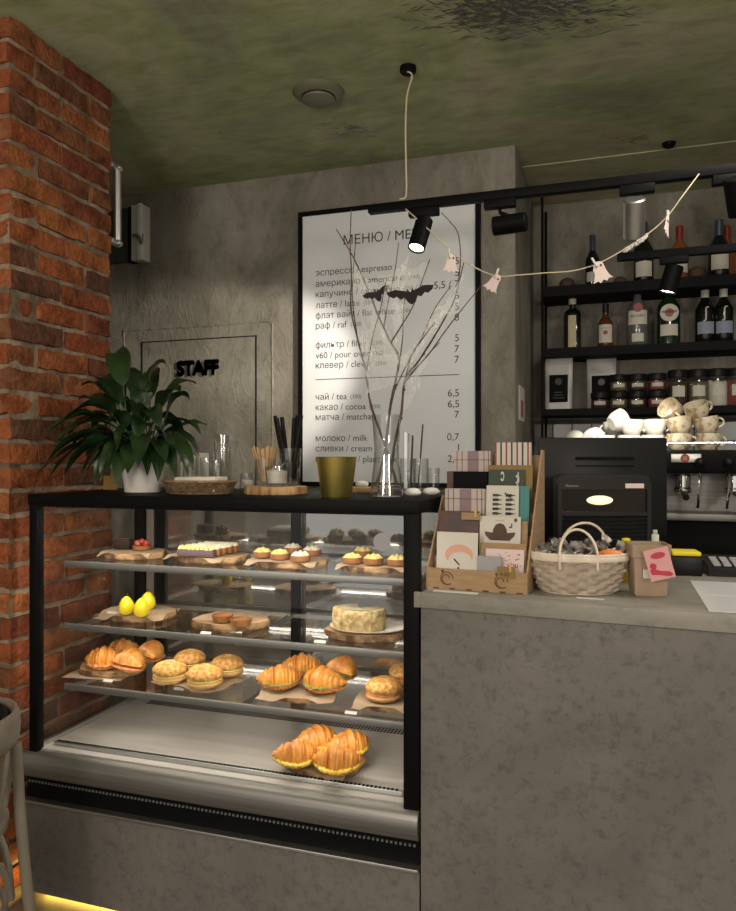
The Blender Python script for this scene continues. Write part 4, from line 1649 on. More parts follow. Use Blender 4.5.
card('greeting_card', 'white card with a pink shrimp drawing in the front row', 'card', 436, 477, 532.5, 0, .006, 'card', lean=4, art=art_shrimp)
card('gift_box', 'small grey card box beside the shrimp card in the front row', 'gift box', 477, 501, 556.5, 0, .004, 'greycard', th=.010, lean=0)
card('greeting_card', 'pale pink card with words in the front row', 'card', 485, 523.5, 549.5, 0, .020, 'pinkcard', art=art_words)
card('greeting_card', 'plain brown card behind the pale pink one', 'card', 480, 525.5, 543.5, 0, .030, 'kraft')
card('greeting_card', 'dark brown photo card standing behind the shrimp card', 'card', 438, 478, 511, 1, .008, 'darkcard', art=art_photo)
card('greeting_card', 'white card with a dark hat in the second row', 'card', 479, 520, 516.5, 1, .006, 'card', art=art_hat)
card('greeting_card', 'tan card edge showing behind the hat card', 'card', 500, 527, 521, 1, .020, 'salmon' if False else 'kraft')
card('gift_box', 'lower plaid gift box beside the card of bottle drawings', 'gift box', 445, 484, 489, 2, .004, 'plaidbase', th=.030, lean=0, art=art_plaid)
card('greeting_card', 'white card printed with rows of little bottles', 'card', 485.5, 518, 485.5, 2, .004, 'card', art=art_bottles)
card('greeting_card', 'teal card behind the card of little bottles', 'card', 500, 528.5, 486, 2, .014, 'teal')
card('gift_box', 'black open box in the fourth row of the display', 'gift box', 447, 487, 471.5, 3, .008, 'deepcard', th=.024, lean=0, art=art_open)
card('greeting_card', 'dark green card with two white hooks in the fourth row', 'card', 488, 524, 469.5, 3, .006, 'greencard', art=art_green)
card('greeting_card', 'ochre card behind the dark green one', 'card', 487, 532, 465, 3, .018, 'cardpic')
card('gift_box', 'upper plaid gift box at the back of the display', 'gift box', 454, 490.5, 451, 4, .004, 'plaidbase', th=.028, lean=0, art=art_plaid)
card('gift_box', 'gift box striped in red, green and cream at the back', 'gift box', 495, 530, 442.5, 4, .004, 'card', th=.026, lean=0, art=art_stripes)
# price tags clipped to the display
for px0, px1, pt, pb, yl, lb, tx_ in ((497, 515, 567.5, 578, DY0 - .004, 'small price tag pegged to the front of the brown display', '4.00'), (461.5, 480, 513, 519.5, ROWY[1] + .0045, 'small kraft price tag below the lower plaid box', None)):
    a, c = K_at(px0, pb, yl), K_at(px1, pt, yl)
    o = thing('price_tag', lb, 'price tag', K(a.x, yl, a.z), KR, 'price tags on the card display')
    b = B()
    b.T = KM
    b.b2((a.x, yl, a.z), (c.x, yl + .0015, c.z))
    b.build('tag', 'kraft' if tx_ is None else 'cardpic', o)
    b = B()
    b.T = KM
    xm_ = c.x - .012
    b.box((xm_, yl - .002, c.z), (.006, .006, .024), None, .001)
    b.build('peg', 'stirrer', o)
    if tx_:
        put_text(o, KM @ Matrix.Translation((a.x, yl, a.z)), tx_, .008, .006, .024, 'ink')

# ------------------------------------------------------------------ woven basket of sweets
bc_ = at_z(577.5, 593.5, ZK)
BX, BY = bc_.x, bc_.y + .035
bk_ = thing('woven_basket', 'whitewashed oval splint basket with two handles on the bar', 'basket', (BX, BY, ZK), R(12))
BM = Matrix.Translation((BX, BY, ZK)) @ Matrix.Rotation(R(12), 4, 'Z')
b = B()
b.T = BM
NA, NR = 26, 8
H = .098


def bask(u, v, inner=0):
    a = u * 2 * PI
    row = v * NR
    sx_, sy_ = .098 + .028 * v, .064 + .015 * v
    wv = math.sin(a * NA / 2 + PI * int(min(row, NR - .01))) * .006 * math.sin(PI * (row - int(min(row, NR - .01))))
    bulge = .006 * math.sin(PI * v)
    k = 1 - inner
    return ((sx_ + bulge + wv) * math.cos(a), (sy_ + bulge + wv) * math.sin(a), .004 + v * H)


b.grid(lambda u, v: bask(u, v), 26 * 6, NR * 5, closed_u=True)
b.build('weave', 'basketw', bk_, 60, solid=.002)
b = B()
b.T = BM
b.lathe((0, 0, .0005), [(.093, 0), (.095, .004), (0, .0045)], 40, 1, .66)
b.build('base', 'basketw', bk_)
for zz, k in ((H + .002, .1275), (H - .006, .130)):
    b = B()
    b.T = BM
    b.tube([(k * math.cos(2 * PI * i / 48), (k - .047) * math.sin(2 * PI * i / 48), zz) for i in range(48)], .0048, 8, True, flat=(.8, 1.4))
    b.build('rim', 'basketw', bk_)
for sgn, hh, hr, ho in ((-1, .066, .047, -.012), (1, .074, .062, .028)):
    b = B()
    b.T = BM
    pts = [Vector((ho - hr, sgn * .080, H - .03))]
    for i in range(13):
        a = PI - PI * i / 12
        pts.append(Vector((hr * math.cos(a) + ho, sgn * (.080 - .026 * math.sin(a)), H + .004 + hh * math.sin(a))))
    pts.append(Vector((ho + hr, sgn * .080, H - .03)))
    b.tube(catmull(pts, 3), .0034, 8)
    b.build('handle', 'basketw', bk_)
rs = random.Random(9)
lbs = ['at the card display end of the basket', 'second from the card display', 'third from the card display', 'in the middle of the heap', 'in front of the far handle', 'beside the orange one', 'behind the orange one', 'at the planter end of the heap']
for k in range(8):
    x, y = -.082 + k * .0235, rs.uniform(-.022, .03)
    c = BM @ Vector((x, y, H - .012 + rs.uniform(0, .012)))
    o = thing('wrapped_sweet', 'sweet in clear crinkled wrapper, ' + lbs[k], 'sweet', c, 0, 'wrapped sweets in the white basket')
    sd = rs.uniform(0, 9)
    B().ball(c, .023, 18, 1.15, .9, .8, wob=lambda a, z: .16 * noise.noise(Vector((math.cos(a) * 2 + sd, math.sin(a) * 2, z * 90)))).build('wrapper', 'foil', o, 20)
    b = B()
    for q in range(3):
        d = Vector((rs.uniform(-1, 1), rs.uniform(-.6, .6), rs.uniform(.4, 1))).normalized()
        s_ = d.cross(Vector((0, 1, 0))).normalized()
        v = [b._v(c + d * .018), b._v(c + d * .05 + s_ * .016), b._v(c + d * .054 + s_ * .002 + Vector((0, .006, 0))), b._v(c + d * .046 - s_ * .016)]
        b.bm.faces.new(v)
    b.build('twist', 'foil', o, 20, solid=.0006)
c = BM @ Vector((.078, -.030, H + .006))
b = B().ball(c, .020, 16, 1.6, .8, .55)
tag(b.build('wrapped_sweet', 'orange'), 'orange wrapped sweet lying on top of the basket', 'sweet', 'wrapped sweets in the white basket')
c = BM @ Vector((.100, .012, H + .004))
tag(B().ball(c, .015, 14, sz=.9).build('wrapped_sweet', 'ghost'), 'pale round sweet at the planter end of the basket', 'sweet', 'wrapped sweets in the white basket')

# price strip lying on the bar in front of the basket
c = at_z(590, 599, ZK)
tag(B().box((c.x, c.y, ZK + .0012), (.066, .007, .002), Matrix.Rotation(KR, 4, 'Z')).build('price_strip', 'tag'), 'narrow white price strip lying before the woven basket', 'price strip')
c = at_z(455, 593.2, ZK)
tag(B().box((c.x, c.y + .012, ZK + .001), (.12, .02, .0016), Matrix.Rotation(KR, 4, 'Z')).build('price_strip', 'tag'), 'white paper strip lying before the brown card display', 'price strip')

# ------------------------------------------------------------------ square planter with tag
pc = at_z(648.5, 597.5, ZK)
PX, PY = pc.x, pc.y + .048
pl_ = thing('paper_planter', 'kraft coloured square pot with a pink tag on the bar', 'pot', (PX, PY, ZK), R(10))
PMx = Matrix.Translation((PX, PY, ZK)) @ Matrix.Rotation(R(10), 4, 'Z')
b = B()
b.T = PMx


def sq(a):
    return .80 / max(abs(math.cos(a)), abs(math.sin(a)), .74)


b.lathe((0, 0, 0), [(.0, .0004), (.046, .0004), (.050, .004), (.0555, .098), (.060, .1), (.0615, .132), (.058, .132), (.055, .1), (.048, .012), (0, .012)], 48, rot=Matrix.Rotation(0, 4, 'Z'), cap=False, wob=lambda a, z: sq(a) - 1)
b.build('body', 'planter', pl_, 40)
b = B()
b.T = PMx
b.b2((-.022, -.0505, .048), (.022, -.0465, .070))
b.build('label', 'card', pl_)
b = B()
b.T = PMx @ Matrix.Translation((.002, -.062, .125)) @ Matrix.Rotation(R(-14), 4, 'Y') @ Matrix.Rotation(R(-6), 4, 'X')
b.b2((-.028, 0, -.078), (.032, .0015, .0))
tg_ = b.build('pink_tag', 'pinktag', pl_)
b = B()
b.T = PMx @ Matrix.Translation((.002, -.062, .125)) @ Matrix.Rotation(R(-14), 4, 'Y') @ Matrix.Rotation(R(-6), 4, 'X')
b.prism(ell(.004, -.018, .018, .008), .0012, Matrix.Translation((0, -.0004, 0)) @ WALLROT)
b.prism([(-.024, -.050), (-.016, -.046), (.0, -.056), (.022, -.062), (.028, -.070), (.020, -.074), (-.004, -.066), (-.022, -.062)], .0012, Matrix.Translation((0, -.0004, 0)) @ WALLROT)
b.prism(ell(-.014, -.042, .008, .008), .0012, Matrix.Translation((0, -.0004, 0)) @ WALLROT)
b.build('print', 'magenta', tg_)
b = B()
b.T = PMx
b.lathe((0, 0, .09), [(0, .0), (.046, 0), (.046, .006), (0, .012)], 20)
b.build('filling', 'kraftink', pl_)

# yellow bottle, white stick, terminal, keypad, sheet behind
c = at_z(626, 582, ZK)
o = thing('sauce_bottle', 'small yellow bottle with a narrow neck behind the basket', 'bottle', (c.x, c.y, ZK))
B().lathe((c.x, c.y, ZK), [(.017, 0), (.019, .004), (.019, .085), (.014, .1)], 20).build('body', 'yellow', o)
B().lathe((c.x, c.y, ZK + .1005), [(.012, 0), (.012, .022), (.009, .024)], 20).build('cap', 'yellow', o)
c = at_z(655, 571, ZK)
o = thing('small_dispenser', 'narrow white upright dispenser between the yellow bottle and the planter tag', 'dispenser', (c.x, c.y, ZK))
B().b2((c.x - .011, c.y - .011, ZK + .0004), (c.x + .011, c.y + .011, ZK + .115), .003).build('body', 'white', o)
B().b2((c.x - .007, c.y - .007, ZK + .1152), (c.x + .007, c.y + .007, ZK + .128), .002).build('top', 'offwhite', o)
c = at_z(685, 576, ZK)
TMx = Matrix.Translation((c.x, c.y + .045, ZK)) @ Matrix.Rotation(R(6), 4, 'Z')
o = thing('card_terminal', 'black box with a bright yellow top on the bar', 'card terminal', TMx.translation, R(6))
b = B()
b.T = TMx
b.b2((-.050, -.045, .0005), (.046, .045, .058), .005)
b.build('body', 'blackp', o)
b = B()
b.T = TMx
b.b2((-.040, -.043, .0585), (.042, .036, .072), .004)
b.build('yellow_top', 'yellow', o)
c = at_z(707, 576, ZK)
QM = Matrix.Translation((c.x + .085, c.y + .075, ZK)) @ Matrix.Rotation(R(3), 4, 'Z')
o = thing('keypad', 'black sloping keypad with grey keys beside the yellow-topped box', 'keypad', QM.translation, R(3))
b = B()
b.T = QM
b.prism([(-.075, .0006), (.075, .0006), (.075, .048), (-.075, .024)], .17, Matrix(((0, 0, 1, 0), (1, 0, 0, 0), (0, 1, 0, 0), (0, 0, 0, 1))))
b.build('body', 'blackp', o)
sl = Matrix.Rotation(math.atan(.024 / .15), 4, 'X')
for r_ in range(4):
    for k in range(5):
        b = B()
        b.T = QM @ Matrix.Translation((0, 0, .036)) @ sl
        b.box((-.058 + k * .029, -.05 + r_ * .024, .0035), (.022, .017, .006), None, .0015, 1)
        b.build('key', 'key', o)
a, c = at_z(689, 580, ZK), at_z(709, 612, ZK)
ex = K(1, 0, 0) - K(0, 0, 0)
dirv = (a - c)
dirv.z = 0
dirv.normalize()
perp = Vector((dirv.y, -dirv.x, 0))
sm = Matrix.Translation((0, 0, 0))
L_ = .44
c2 = c + dirv * .004
o = thing('price_list', 'laminated white price list lying flat at the bar edge', 'price list', c2 + perp * .15 + dirv * .2)
for f0, f1, nm in ((0, .215, 'lower_sheet'), (.217, .44, 'upper_sheet')):
    b = B()
    p = [c2 + dirv * f0, c2 + dirv * f0 + perp * .30, c2 + dirv * f1 + perp * .30, c2 + dirv * f1]
    v0 = [b._v(q + Vector((0, 0, .0006))) for q in p]
    v1 = [b._v(q + Vector((0, 0, .0022))) for q in p]
    b.bm.faces.new(v0[::-1])
    b.bm.faces.new(v1)
    for i in range(4):
        b.bm.faces.new((v0[i], v0[(i + 1) % 4], v1[(i + 1) % 4], v1[i]))
    sh_ = b.build(nm, 'sheet', o)
    b = B()
    for k in range(9):
        s0 = f0 + .022 + k * .021
        if s0 > f1 - .02:
            break
        q0 = c2 + dirv * s0 + perp * .022
        q1 = q0 + perp * (.12 + .1 * ((k * 37) % 10) / 10)
        vv = [b._v(q + Vector((0, 0, .0024))) for q in (q0, q1, q1 + dirv * .004, q0 + dirv * .004)]
        b.bm.faces.new(vv)
    b.build('print', 'sheetink', sh_, 0)


# ------------------------------------------------------------------ pastries in the case
rp = random.Random(21)
GB = 'sliced wood serving boards in the pastry case'
GPp = 'sheets of baking paper under the pastries'


def board(label, px, Y, rx, ry, z, th=.019, seed=0):
    X = x_at(px, Y)
    o = thing('serving_board', label, 'serving board', (X, Y, z), 0, GB)
    wob = lambda a, zz: .05 * math.sin(2 * a + seed) + .035 * math.sin(5 * a + seed * 2.3) + .012 * math.sin(11 * a + seed)
    wob2 = lambda a, zz: wob(a, zz) + .022 * noise.noise(Vector((math.cos(a) * 9 + seed, math.sin(a) * 9, zz * 120)))
    B().lathe((X, Y, z + .0008), [(rx * .955, 0), (rx * .965, th)], 64, 1, ry / rx, wob=wob).build('slab', 'wood', o)
    b = B()
    b.lathe((X, Y, z + .0006), [(rx * .967, .0), (rx * .99, .002), (rx, th * .4), (rx * .995, th * .7), (rx * .98, th * .97), (rx * .967, th * .97)], 96, 1, ry / rx, cap=False, wob=wob2)
    b.build('bark', 'bark', o, 60)
    return X, Y, z + th + .001


def paper(label, X, Y, w, d, z, zshelf, rot=0, br=(.1, .09), seed=0):
    """a sheet on a board: flat on top, its corners drooping past the bark"""
    b = B()
    M_ = Matrix.Rotation(rot, 3, 'Z')

    def f(u, v):
        p = M_ @ Vector(((u - .5) * w, (v - .5) * d, 0))
        e = math.sqrt((p.x / br[0]) ** 2 + (p.y / br[1]) ** 2)
        over = max(0, e - 1.08) * min(br)
        zz = z + .0012 + .0012 * noise.noise(Vector((p.x * 20 + seed, p.y * 20, 0))) - min(over * 1.1, max(0, z - zshelf - .006)) + (max(0, over - .012) * .25)
        return (X + p.x, Y + p.y, zz)
    b.grid(f, 22, 22)
    o = b.build('baking_paper', 'paper', None, 60, solid=-.0006)
    return tag(o, label, 'baking paper', GPp)


def crois_half(b, T, L, W, Hh, bend=.32, ridges=7, flip=1, under=False):
    """half of a croissant: ridged crescent arched along X, flat face at local z=0"""
    nu, nv = 56, 14

    def f(u, v):
        s = 2 * u - 1
        k = abs(s)
        taper = max(.04, (1 - k ** 1.75)) ** .80
        ph = (k * ridges * .5 + .08 * math.sin(9 * s)) % 1
        rid = 0 if under else (1 - ph) ** 1.2 * .24 - .08
        a = v * PI
        w_ = W / 2 * taper * (1 + rid * .6)
        h_ = Hh * taper * (1 + rid)
        x = s * L / 2
        y = math.cos(a) * w_ + bend * L * (s * s) * .5 - bend * L * .12 + .003 * math.sin(40 * s)
        z = math.sin(a) ** .8 * h_ * flip
        return T @ Vector((x, y, z))
    b.grid(f, nu, nv)
    # flat cut face
    def g(u, v):
        s = 2 * u - 1
        taper = max(.04, (1 - abs(s) ** 1.75)) ** .80
        return T @ Vector((s * L / 2, (1 - 2 * v) * W / 2 * taper * .97 + bend * L * s * s * .5 - bend * L * .12, 0))
    b.grid(g, nu, 4)


def filled_croissant(label, p, rot, L=.120, W=.074, fill='egg', group='filled croissants', open_=10, extra=None, sc=1.0):
    o = thing('filled_croissant', label, 'croissant sandwich', p, 0, group)
    T0_ = Matrix.Translation(p) @ Matrix.Rotation(rot, 4, 'Z') @ Matrix.Scale(sc, 4)
    b = B()
    crois_half(b, T0_ @ Matrix.Translation((0, 0, .018)), L * .96, W * .95, .017, flip=-1, under=True)
    b.build('bottom_half', 'crois', o, 50)
    sd = rp.uniform(0, 50)

    def ruffle(hh, wf, mname, nm, z0):
        b = B()

        def f(u, v):
            s = 2 * u - 1
            taper = max(.05, 1 - abs(s) ** 2.2) ** .7
            r_ = 1 + .16 * noise.noise(Vector((s * 9 + sd, v * 3 + hh * 100, sd)))
            a = v * 2 * PI
            y = math.cos(a) * W / 2 * wf * taper * r_ + .32 * L * s * s * .5 - .32 * L * .12
            z = z0 + math.sin(a) * hh * taper + .004 * noise.noise(Vector((s * 14 + sd, math.cos(a) * 4, 3)))
            return T0_ @ Vector((s * L / 2 * .93, y, z))
        b.grid(f, 36, 12)
        b.build(nm, mname, o, 60)
    ruffle(.009, 1.16, fill, 'filling', .0205)
    if extra:
        ruffle(.003, 1.22, extra, 'garnish', .026)
    b = B()
    crois_half(b, T0_ @ Matrix.Translation((0, .002, .0275)) @ Matrix.Rotation(R(open_), 4, 'X'), L, W, .046)
    b.build('top_half', 'crois', o, 50)
    return o


def bun(label, p, r, name='seeded_bagel', cat='bagel sandwich', fill='cream', group='seeded bagel sandwiches', rot=0, hole=True):
    o = thing(name, label, cat, p, rot, group)
    B().lathe(p, [(0, .001), (r * .75, .001), (r * .95, .008), (r, .014), (r * .93, .020), (0, .020)], 32, cap=False).build('bottom_half', 'bun2', o, 50)
    sd = rp.uniform(0, 30)
    B().lathe((p[0], p[1], p[2] + .0205), [(0, 0), (r * .93, 0), (r * .97, .003), (r * .92, .006), (0, .006)], 40, cap=False, wob=lambda a, z: .06 * noise.noise(Vector((math.cos(a) * 4 + sd, math.sin(a) * 4, 0)))).build('filling', fill, o, 50)
    dip = .72 if hole else 1
    prof = [(0, .0), (r * .92, .0), (r * 1.02, .008), (r * .98, .018), (r * .80, .029), (r * .5, .036), (r * .25, .036 * (.97 if hole else 1.03)), (r * .08, .036 * dip), (0, .036 * dip)]
    B().lathe((p[0], p[1], p[2] + .0268), prof, 40, cap=False, wob=lambda a, z: .02 * math.sin(3 * a + sd)).build('top_half', 'bun', o, 50)
    b = B()
    for k in range(70):
        a, q = rp.uniform(0, 2 * PI), math.sqrt(rp.uniform(.02, .85))
        zz = .0273 + .036 * (1 - q ** 3.2) ** .62
        b.ball((p[0] + r * q * math.cos(a), p[1] + r * q * math.sin(a), p[2] + zz), .0016, 6, 1, 1.5, .7)
    b.build('seeds', 'creamw', o)
    return o


def tart_at(p, r=.031, cream='cream', label='', group='', h=.018):
    o = thing('cream_tart', label, 'tart', p, 0, group)
    B().lathe(p, [(r * .86, 0), (r * .93, .002), (r, h), (r * .9, h), (r * .86, h * .8), (0, h * .8)], 30, wob=lambda a, z: .012 * math.cos(18 * a)).build('shell', 'tart', o, 30)
    b = B()
    for k in range(6):
        a = k * PI / 3 + rp.random()
        q = r * .5
        c = Vector(p) + Vector((q * math.cos(a), q * math.sin(a), h * .82))
        b.lathe(c, [(r * .36, 0), (r * .40, .004), (r * .26, .008), (r * .08, .013), (0, .015)], 12, wob=lambda a_, z: .12 * math.cos(5 * a_ + z * 200))
    b.lathe(Vector(p) + Vector((0, 0, h * .82)), [(r * .4, 0), (r * .42, .006), (r * .22, .013), (0, .019)], 12, wob=lambda a_, z: .12 * math.cos(5 * a_ + z * 200))
    b.build('cream', cream, o, 50)
    return o


def on(px, py, z):
    p = at_z(px, py, z)
    p.y = min(max(p.y, 2.02), 2.33)
    p.x = x_at(px, p.y)
    p.z = z
    return p


z1s, z2s, z3s = SHELF
# top shelf
X, Y, z = board('wood board with chocolate cake and strawberry tart, top shelf near the bricks', 134, 2.14, .108, .090, z1s, seed=1)
paper('paper under the chocolate cake and strawberry tart', X, Y, .19, .16, z, z1s, .1, (.108, .09), 1)
z += .0035
p = on(124, 548.5, z)
o = thing('chocolate_cake', 'small square chocolate cake beside the strawberry tart', 'cake', p)
B().box(p + Vector((0, 0, .0175)), (.056, .048, .033), Matrix.Rotation(.3, 4, 'Z'), .004).build('body', 'choc', o)
B().box(p + Vector((0, 0, .036)), (.053, .045, .003), Matrix.Rotation(.3, 4, 'Z'), .001).build('glaze', 'bowl', o)
p = on(142, 549.5, z)
o = thing('strawberry_tart', 'tart topped with sliced red strawberries on the top shelf', 'tart', p)
B().lathe(p, [(.029, 0), (.033, .014), (.030, .014), (0, .013)], 30, wob=lambda a, zz: .015 * math.cos(16 * a)).build('shell', 'tart', o, 30)
for k in range(7):
    a = k * 2 * PI / 7
    q = .016 if k < 6 else 0
    b = B().ball(p + Vector((q * math.cos(a), q * math.sin(a), .021 + (.006 if k == 6 else 0))), .011, 12, 1, .8, 1.1, rot=Matrix.Rotation(a, 4, 'Z') @ Matrix.Rotation(.5, 4, 'Y'))
    b.build('strawberry', 'berry', o)

X, Y, z = board('wood board carrying the row of cream topped finger tarts', 213, 2.15, .122, .10, z1s, seed=2)
paper('paper under the cream topped finger tarts', X - .02, Y - .005, .22, .19, z, z1s, -.12, (.122, .1), 2)
z += .0035
GFn = 'cream topped finger tarts lined up on the top shelf'
pf = on(198, 556, z)
pos = ('frontmost', 'second from the front', 'middle', 'second from the back', 'rearmost')
ft = None
for k in range(5):
    p = Vector((pf.x + .004 * k, pf.y - .008 + .031 * k, z))
    if ft is None:
        ft = thing('finger_tart', pos[0] + ' of the five finger tarts, with yellow tinted cream dots', 'tart', p, 0, GFn)
        B().box(p + Vector((0, 0, .0115)), (.130, .027, .022), None, .003).build('shell', 'darkbar', ft)
        b = B()
        for i in range(8):
            for j in range(2):
                c = p + Vector((-.056 + i * .016, -.0065 + j * .013, .0225))
                b.lathe(c, [(.0068, 0), (.0072, .003), (.0045, .008), (0, .013)], 10)
        b.build('cream', 'creamw', ft, 50)
    else:
        d_ = dup(ft, p, label=pos[k] + ' of the five finger tarts with white cream dots', group=GFn)
        for ch in d_.children:
            if ch.name.startswith('shell'):
                ch.data = ch.data.copy()
                ch.data.materials[0] = M['tart']
for ch in ft.children:
    if ch.name.startswith('cream'):
        ch.data = ch.data.copy()
        ch.data.materials[0] = M['cream']

X, Y, z = board('wood board carrying five cream tarts, top shelf middle', 290, 2.13, .122, .092, z1s, seed=3)
paper('paper under the five cream tarts', X - .005, Y - .01, .23, .17, z, z1s, .06, (.122, .092), 3)
z += .0035
GT = 'round cream tarts on the top shelf'
for px, py, lb in ((263, 557, 'cream tart nearest the finger tarts, in the group of five'), (280, 559, 'front middle cream tart in the group of five'), (300.5, 561, 'frontmost cream tart in the group of five'), (293, 552.5, 'rear cream tart in the group of five, behind the frontmost one'), (312, 555, 'cream tart farthest from the finger tarts in the group of five')):
    tart_at(on(px, py, z), .0315, 'cream' if px < 290 else 'creamw', lb, GT)
X, Y, z = board('wood board carrying yellow cream tarts, top shelf beside the right post', 377, 2.12, .118, .088, z1s, seed=4)
paper('paper under the yellow cream tarts beside the post', X, Y - .006, .215, .155, z, z1s, .0, (.118, .088), 4)
z += .0035
for px, py, lb in ((352.5, 563, 'yellow cream tart nearest the group of five'), (373.5, 564, 'yellow cream tart in front, between its two neighbours near the post'), (397, 565, 'yellow cream tart nearest the case post'), (363, 556, 'yellow cream tart in the second line, below the round sticker')):
    tart_at(on(px, py, z), .0315, 'cream', lb, GT)

# middle shelf
X, Y, z = board('wood board carrying the three yellow desserts', 143, 2.15, .118, .095, z2s, .02, seed=5)
paper('paper under the three yellow desserts', X - .015, Y - .005, .235, .19, z, z2s, .2, (.118, .095), 5)
z += .0035
for px, py, lb in ((126.5, 614, 'yellow lemon shaped dessert nearest the bricks'), (141.5, 616, 'yellow lemon shaped dessert in front of the other two'), (148, 609, 'yellow lemon shaped dessert standing rearmost')):
    p = on(px, py, z)
    o = thing('lemon_dessert', lb, 'dessert', p, 0, 'yellow lemon desserts')
    B().lathe(p, [(0, 0), (.016, .0005), (.0235, .010), (.0255, .022), (.022, .038), (.014, .051), (.006, .058), (0, .0595)], 28, cap=False).build('body', 'lemon', o)
    B().tube([p + Vector((0, 0, .059)), p + Vector((.001, 0, .064)), p + Vector((.003, 0, .068))], .0014, 6).build('stem', 'stem', o)
X, Y, z = board('bare wood board with two caramel tarts', 231, 2.13, .126, .098, z2s, .022, seed=6)
paper('paper under the two caramel tarts', X, Y, .20, .15, z, z2s, -.1, (.126, .098), 6)
z += .0035
for px, py, lb in ((222.5, 621, 'small caramel tart nearer the yellow desserts'), (241, 625, 'small caramel tart nearer the cake')):
    p = on(px, py, z)
    o = thing('caramel_tart', lb, 'tart', p, 0, 'caramel tarts on the middle shelf')
    B().lathe(p, [(.029, 0), (.034, .020), (.0305, .020), (.030, .017), (0, .0165)], 30, wob=lambda a, zz: .012 * math.cos(18 * a)).build('shell', 'tart', o, 30)
    B().lathe(p + Vector((0, 0, .0167)), [(.0295, 0), (.025, .0015), (0, .002)], 24).build('filling', 'caramel', o)
X, Y, z = board('wood board under the white cake plate', 366, 2.13, .122, .088, z2s, .02, seed=7)
pc_ = Vector((x_at(368, 2.125), 2.125, z + .0005))
o = tag(B().lathe(pc_, [(0, 0), (.07, 0), (.085, .004), (.118, .011), (.119, .013), (.085, .0065), (.06, .004), (0, .004)], 48, sy=.80, cap=False).build('cake_plate', 'ceramic'), 'white plate holding the crumb coated cake', 'plate')
ck = pc_ + Vector((-.028, -.004, .0045))
o = thing('layer_cake', 'pale crumb coated round cake cut open on a white plate', 'cake', ck)
for a0, a1, nm in ((112, 180, 0), (180, 247, 1), (247, 315, 2), (315, 384, 3)):
    b = B()
    r_, hh = .082, .060
    n = 12
    A = [R(a0 + 1 + (a1 - a0 - 2) * k / n) for k in range(n + 1)]
    ring = lambda r, zz: [b._v(ck + Vector((r * math.cos(a) * (1 + .010 * math.sin(23 * a + zz * 300)), r * .86 * math.sin(a), zz))) for a in A]
    rings = [ring(r_, 0.0003), ring(r_ * 1.01, .02), ring(r_ * 1.005, .045), ring(r_ * .975, hh), ring(r_ * .80, hh + .001)]
    cb, ct = b._v(ck + Vector((0, 0, .0003))), b._v(ck + Vector((0, 0, hh - .001)))
    for q, w_ in zip(rings, rings[1:]):
        for i in range(n):
            b.bm.faces.new((q[i], q[i + 1], w_[i + 1], w_[i]))
    for i in range(n):
        b.bm.faces.new((rings[0][i + 1], rings[0][i], cb))
        b.bm.faces.new((rings[-1][i], rings[-1][i + 1], ct))
    for e in (0, n):
        b.bm.faces.new([q[e] for q in rings] + [ct, cb])
    s_ = b.build('slice', 'cakecoat', o, 40)
    b = B()
    rr2 = [b._v(ck + Vector((.058 * math.cos(a), .058 * .86 * math.sin(a), hh + .0032))) for a in A]
    c0 = b._v(ck + Vector((.004 * math.cos((A[0] + A[-1]) / 2), .004 * math.sin((A[0] + A[-1]) / 2), hh + .0028)))
    for i in range(n):
        b.bm.faces.new((rr2[i], rr2[i + 1], c0))
    b.build('icing', 'creamw', s_, 40, solid=-.003)

# lower shelf
X, Y, z = board('wood board of ham croissants beside the bricks', 112, 2.15, .112, .10, z3s, .022, seed=8)
paper('paper under the ham croissants beside the bricks', X - .015, Y - .012, .215, .20, z - .021, z3s, .15, (.3, .3), 8)
zz_ = z
GCr = 'filled croissants in the pastry case'
for px, py, ro, lb, s_ in ((104, 669, .35, 'front ham croissant nearest the bricks', 1.0), (131, 672, 2.9, 'front ham croissant nearer the bagels', 1.0), (123, 659, .3, 'rear ham croissant nearest the bricks', .95), (151, 662, 2.6, 'rear ham croissant nearer the bagels', .95)):
    filled_croissant(lb, on(px, py, z + .001), ro, .140, .080, 'ham', GCr, 10, sc=s_)
X, Y, z = board('wood board of seeded bagels', 202, 2.13, .112, .095, z3s, .016, seed=9)
paper('paper under the seeded bagels', X, Y - .008, .25, .20, z, z3s, -.2, (.112, .095), 9)
z += .0035
GBa = 'seeded bagel sandwiches'
for px, py, r_, lb in ((170, 681, .055, 'seeded bagel nearest the ham croissants'), (205, 685.5, .057, 'frontmost of the four seeded bagels'), (190, 669, .053, 'rear seeded bagel behind the other two'), (227, 675, .054, 'darker seeded bagel farthest from the ham croissants')):
    bun(lb, on(px, py, z), r_, group=GBa)
X, Y, z = board('wood board of egg and lettuce croissants, lower shelf', 303, 2.13, .115, .095, z3s, .018, seed=10)
paper('paper under the egg and lettuce croissants', X - .004, Y - .01, .24, .20, z, z3s, .18, (.115, .095), 10)
z += .0035
for px, py, ro, lb, s_ in ((280, 689, .5, 'front lettuce croissant nearer the bagels', 1.0), (322, 692, -.15, 'front lettuce croissant nearer the bun', 1.05), (302, 675, .4, 'rear lettuce croissant nearer the bagels', .95), (343, 679, 2.6, 'rear lettuce croissant nearer the bun', .95)):
    filled_croissant(lb, on(px, py, z), ro, .145, .082, 'ham', GCr, 12, 'lettuce', sc=s_)
X, Y, z = board('wood board of round buns beside the right post', 391, 2.13, .094, .090, z3s, .018, seed=11)
paper('paper under the round buns beside the right post', X - .01, Y - .012, .18, .18, z, z3s, .1, (.094, .09), 11)
z += .0035
bun('round seeded bun with red filling beside the right post', on(383.5, 699, z), .054, 'seeded_bun', 'bun sandwich', 'ham', 'round bun sandwiches', hole=False)
bun('round bun half hidden by the right post', on(405, 684, z), .050, 'seeded_bun', 'bun sandwich', 'ham', 'round bun sandwiches', hole=False)

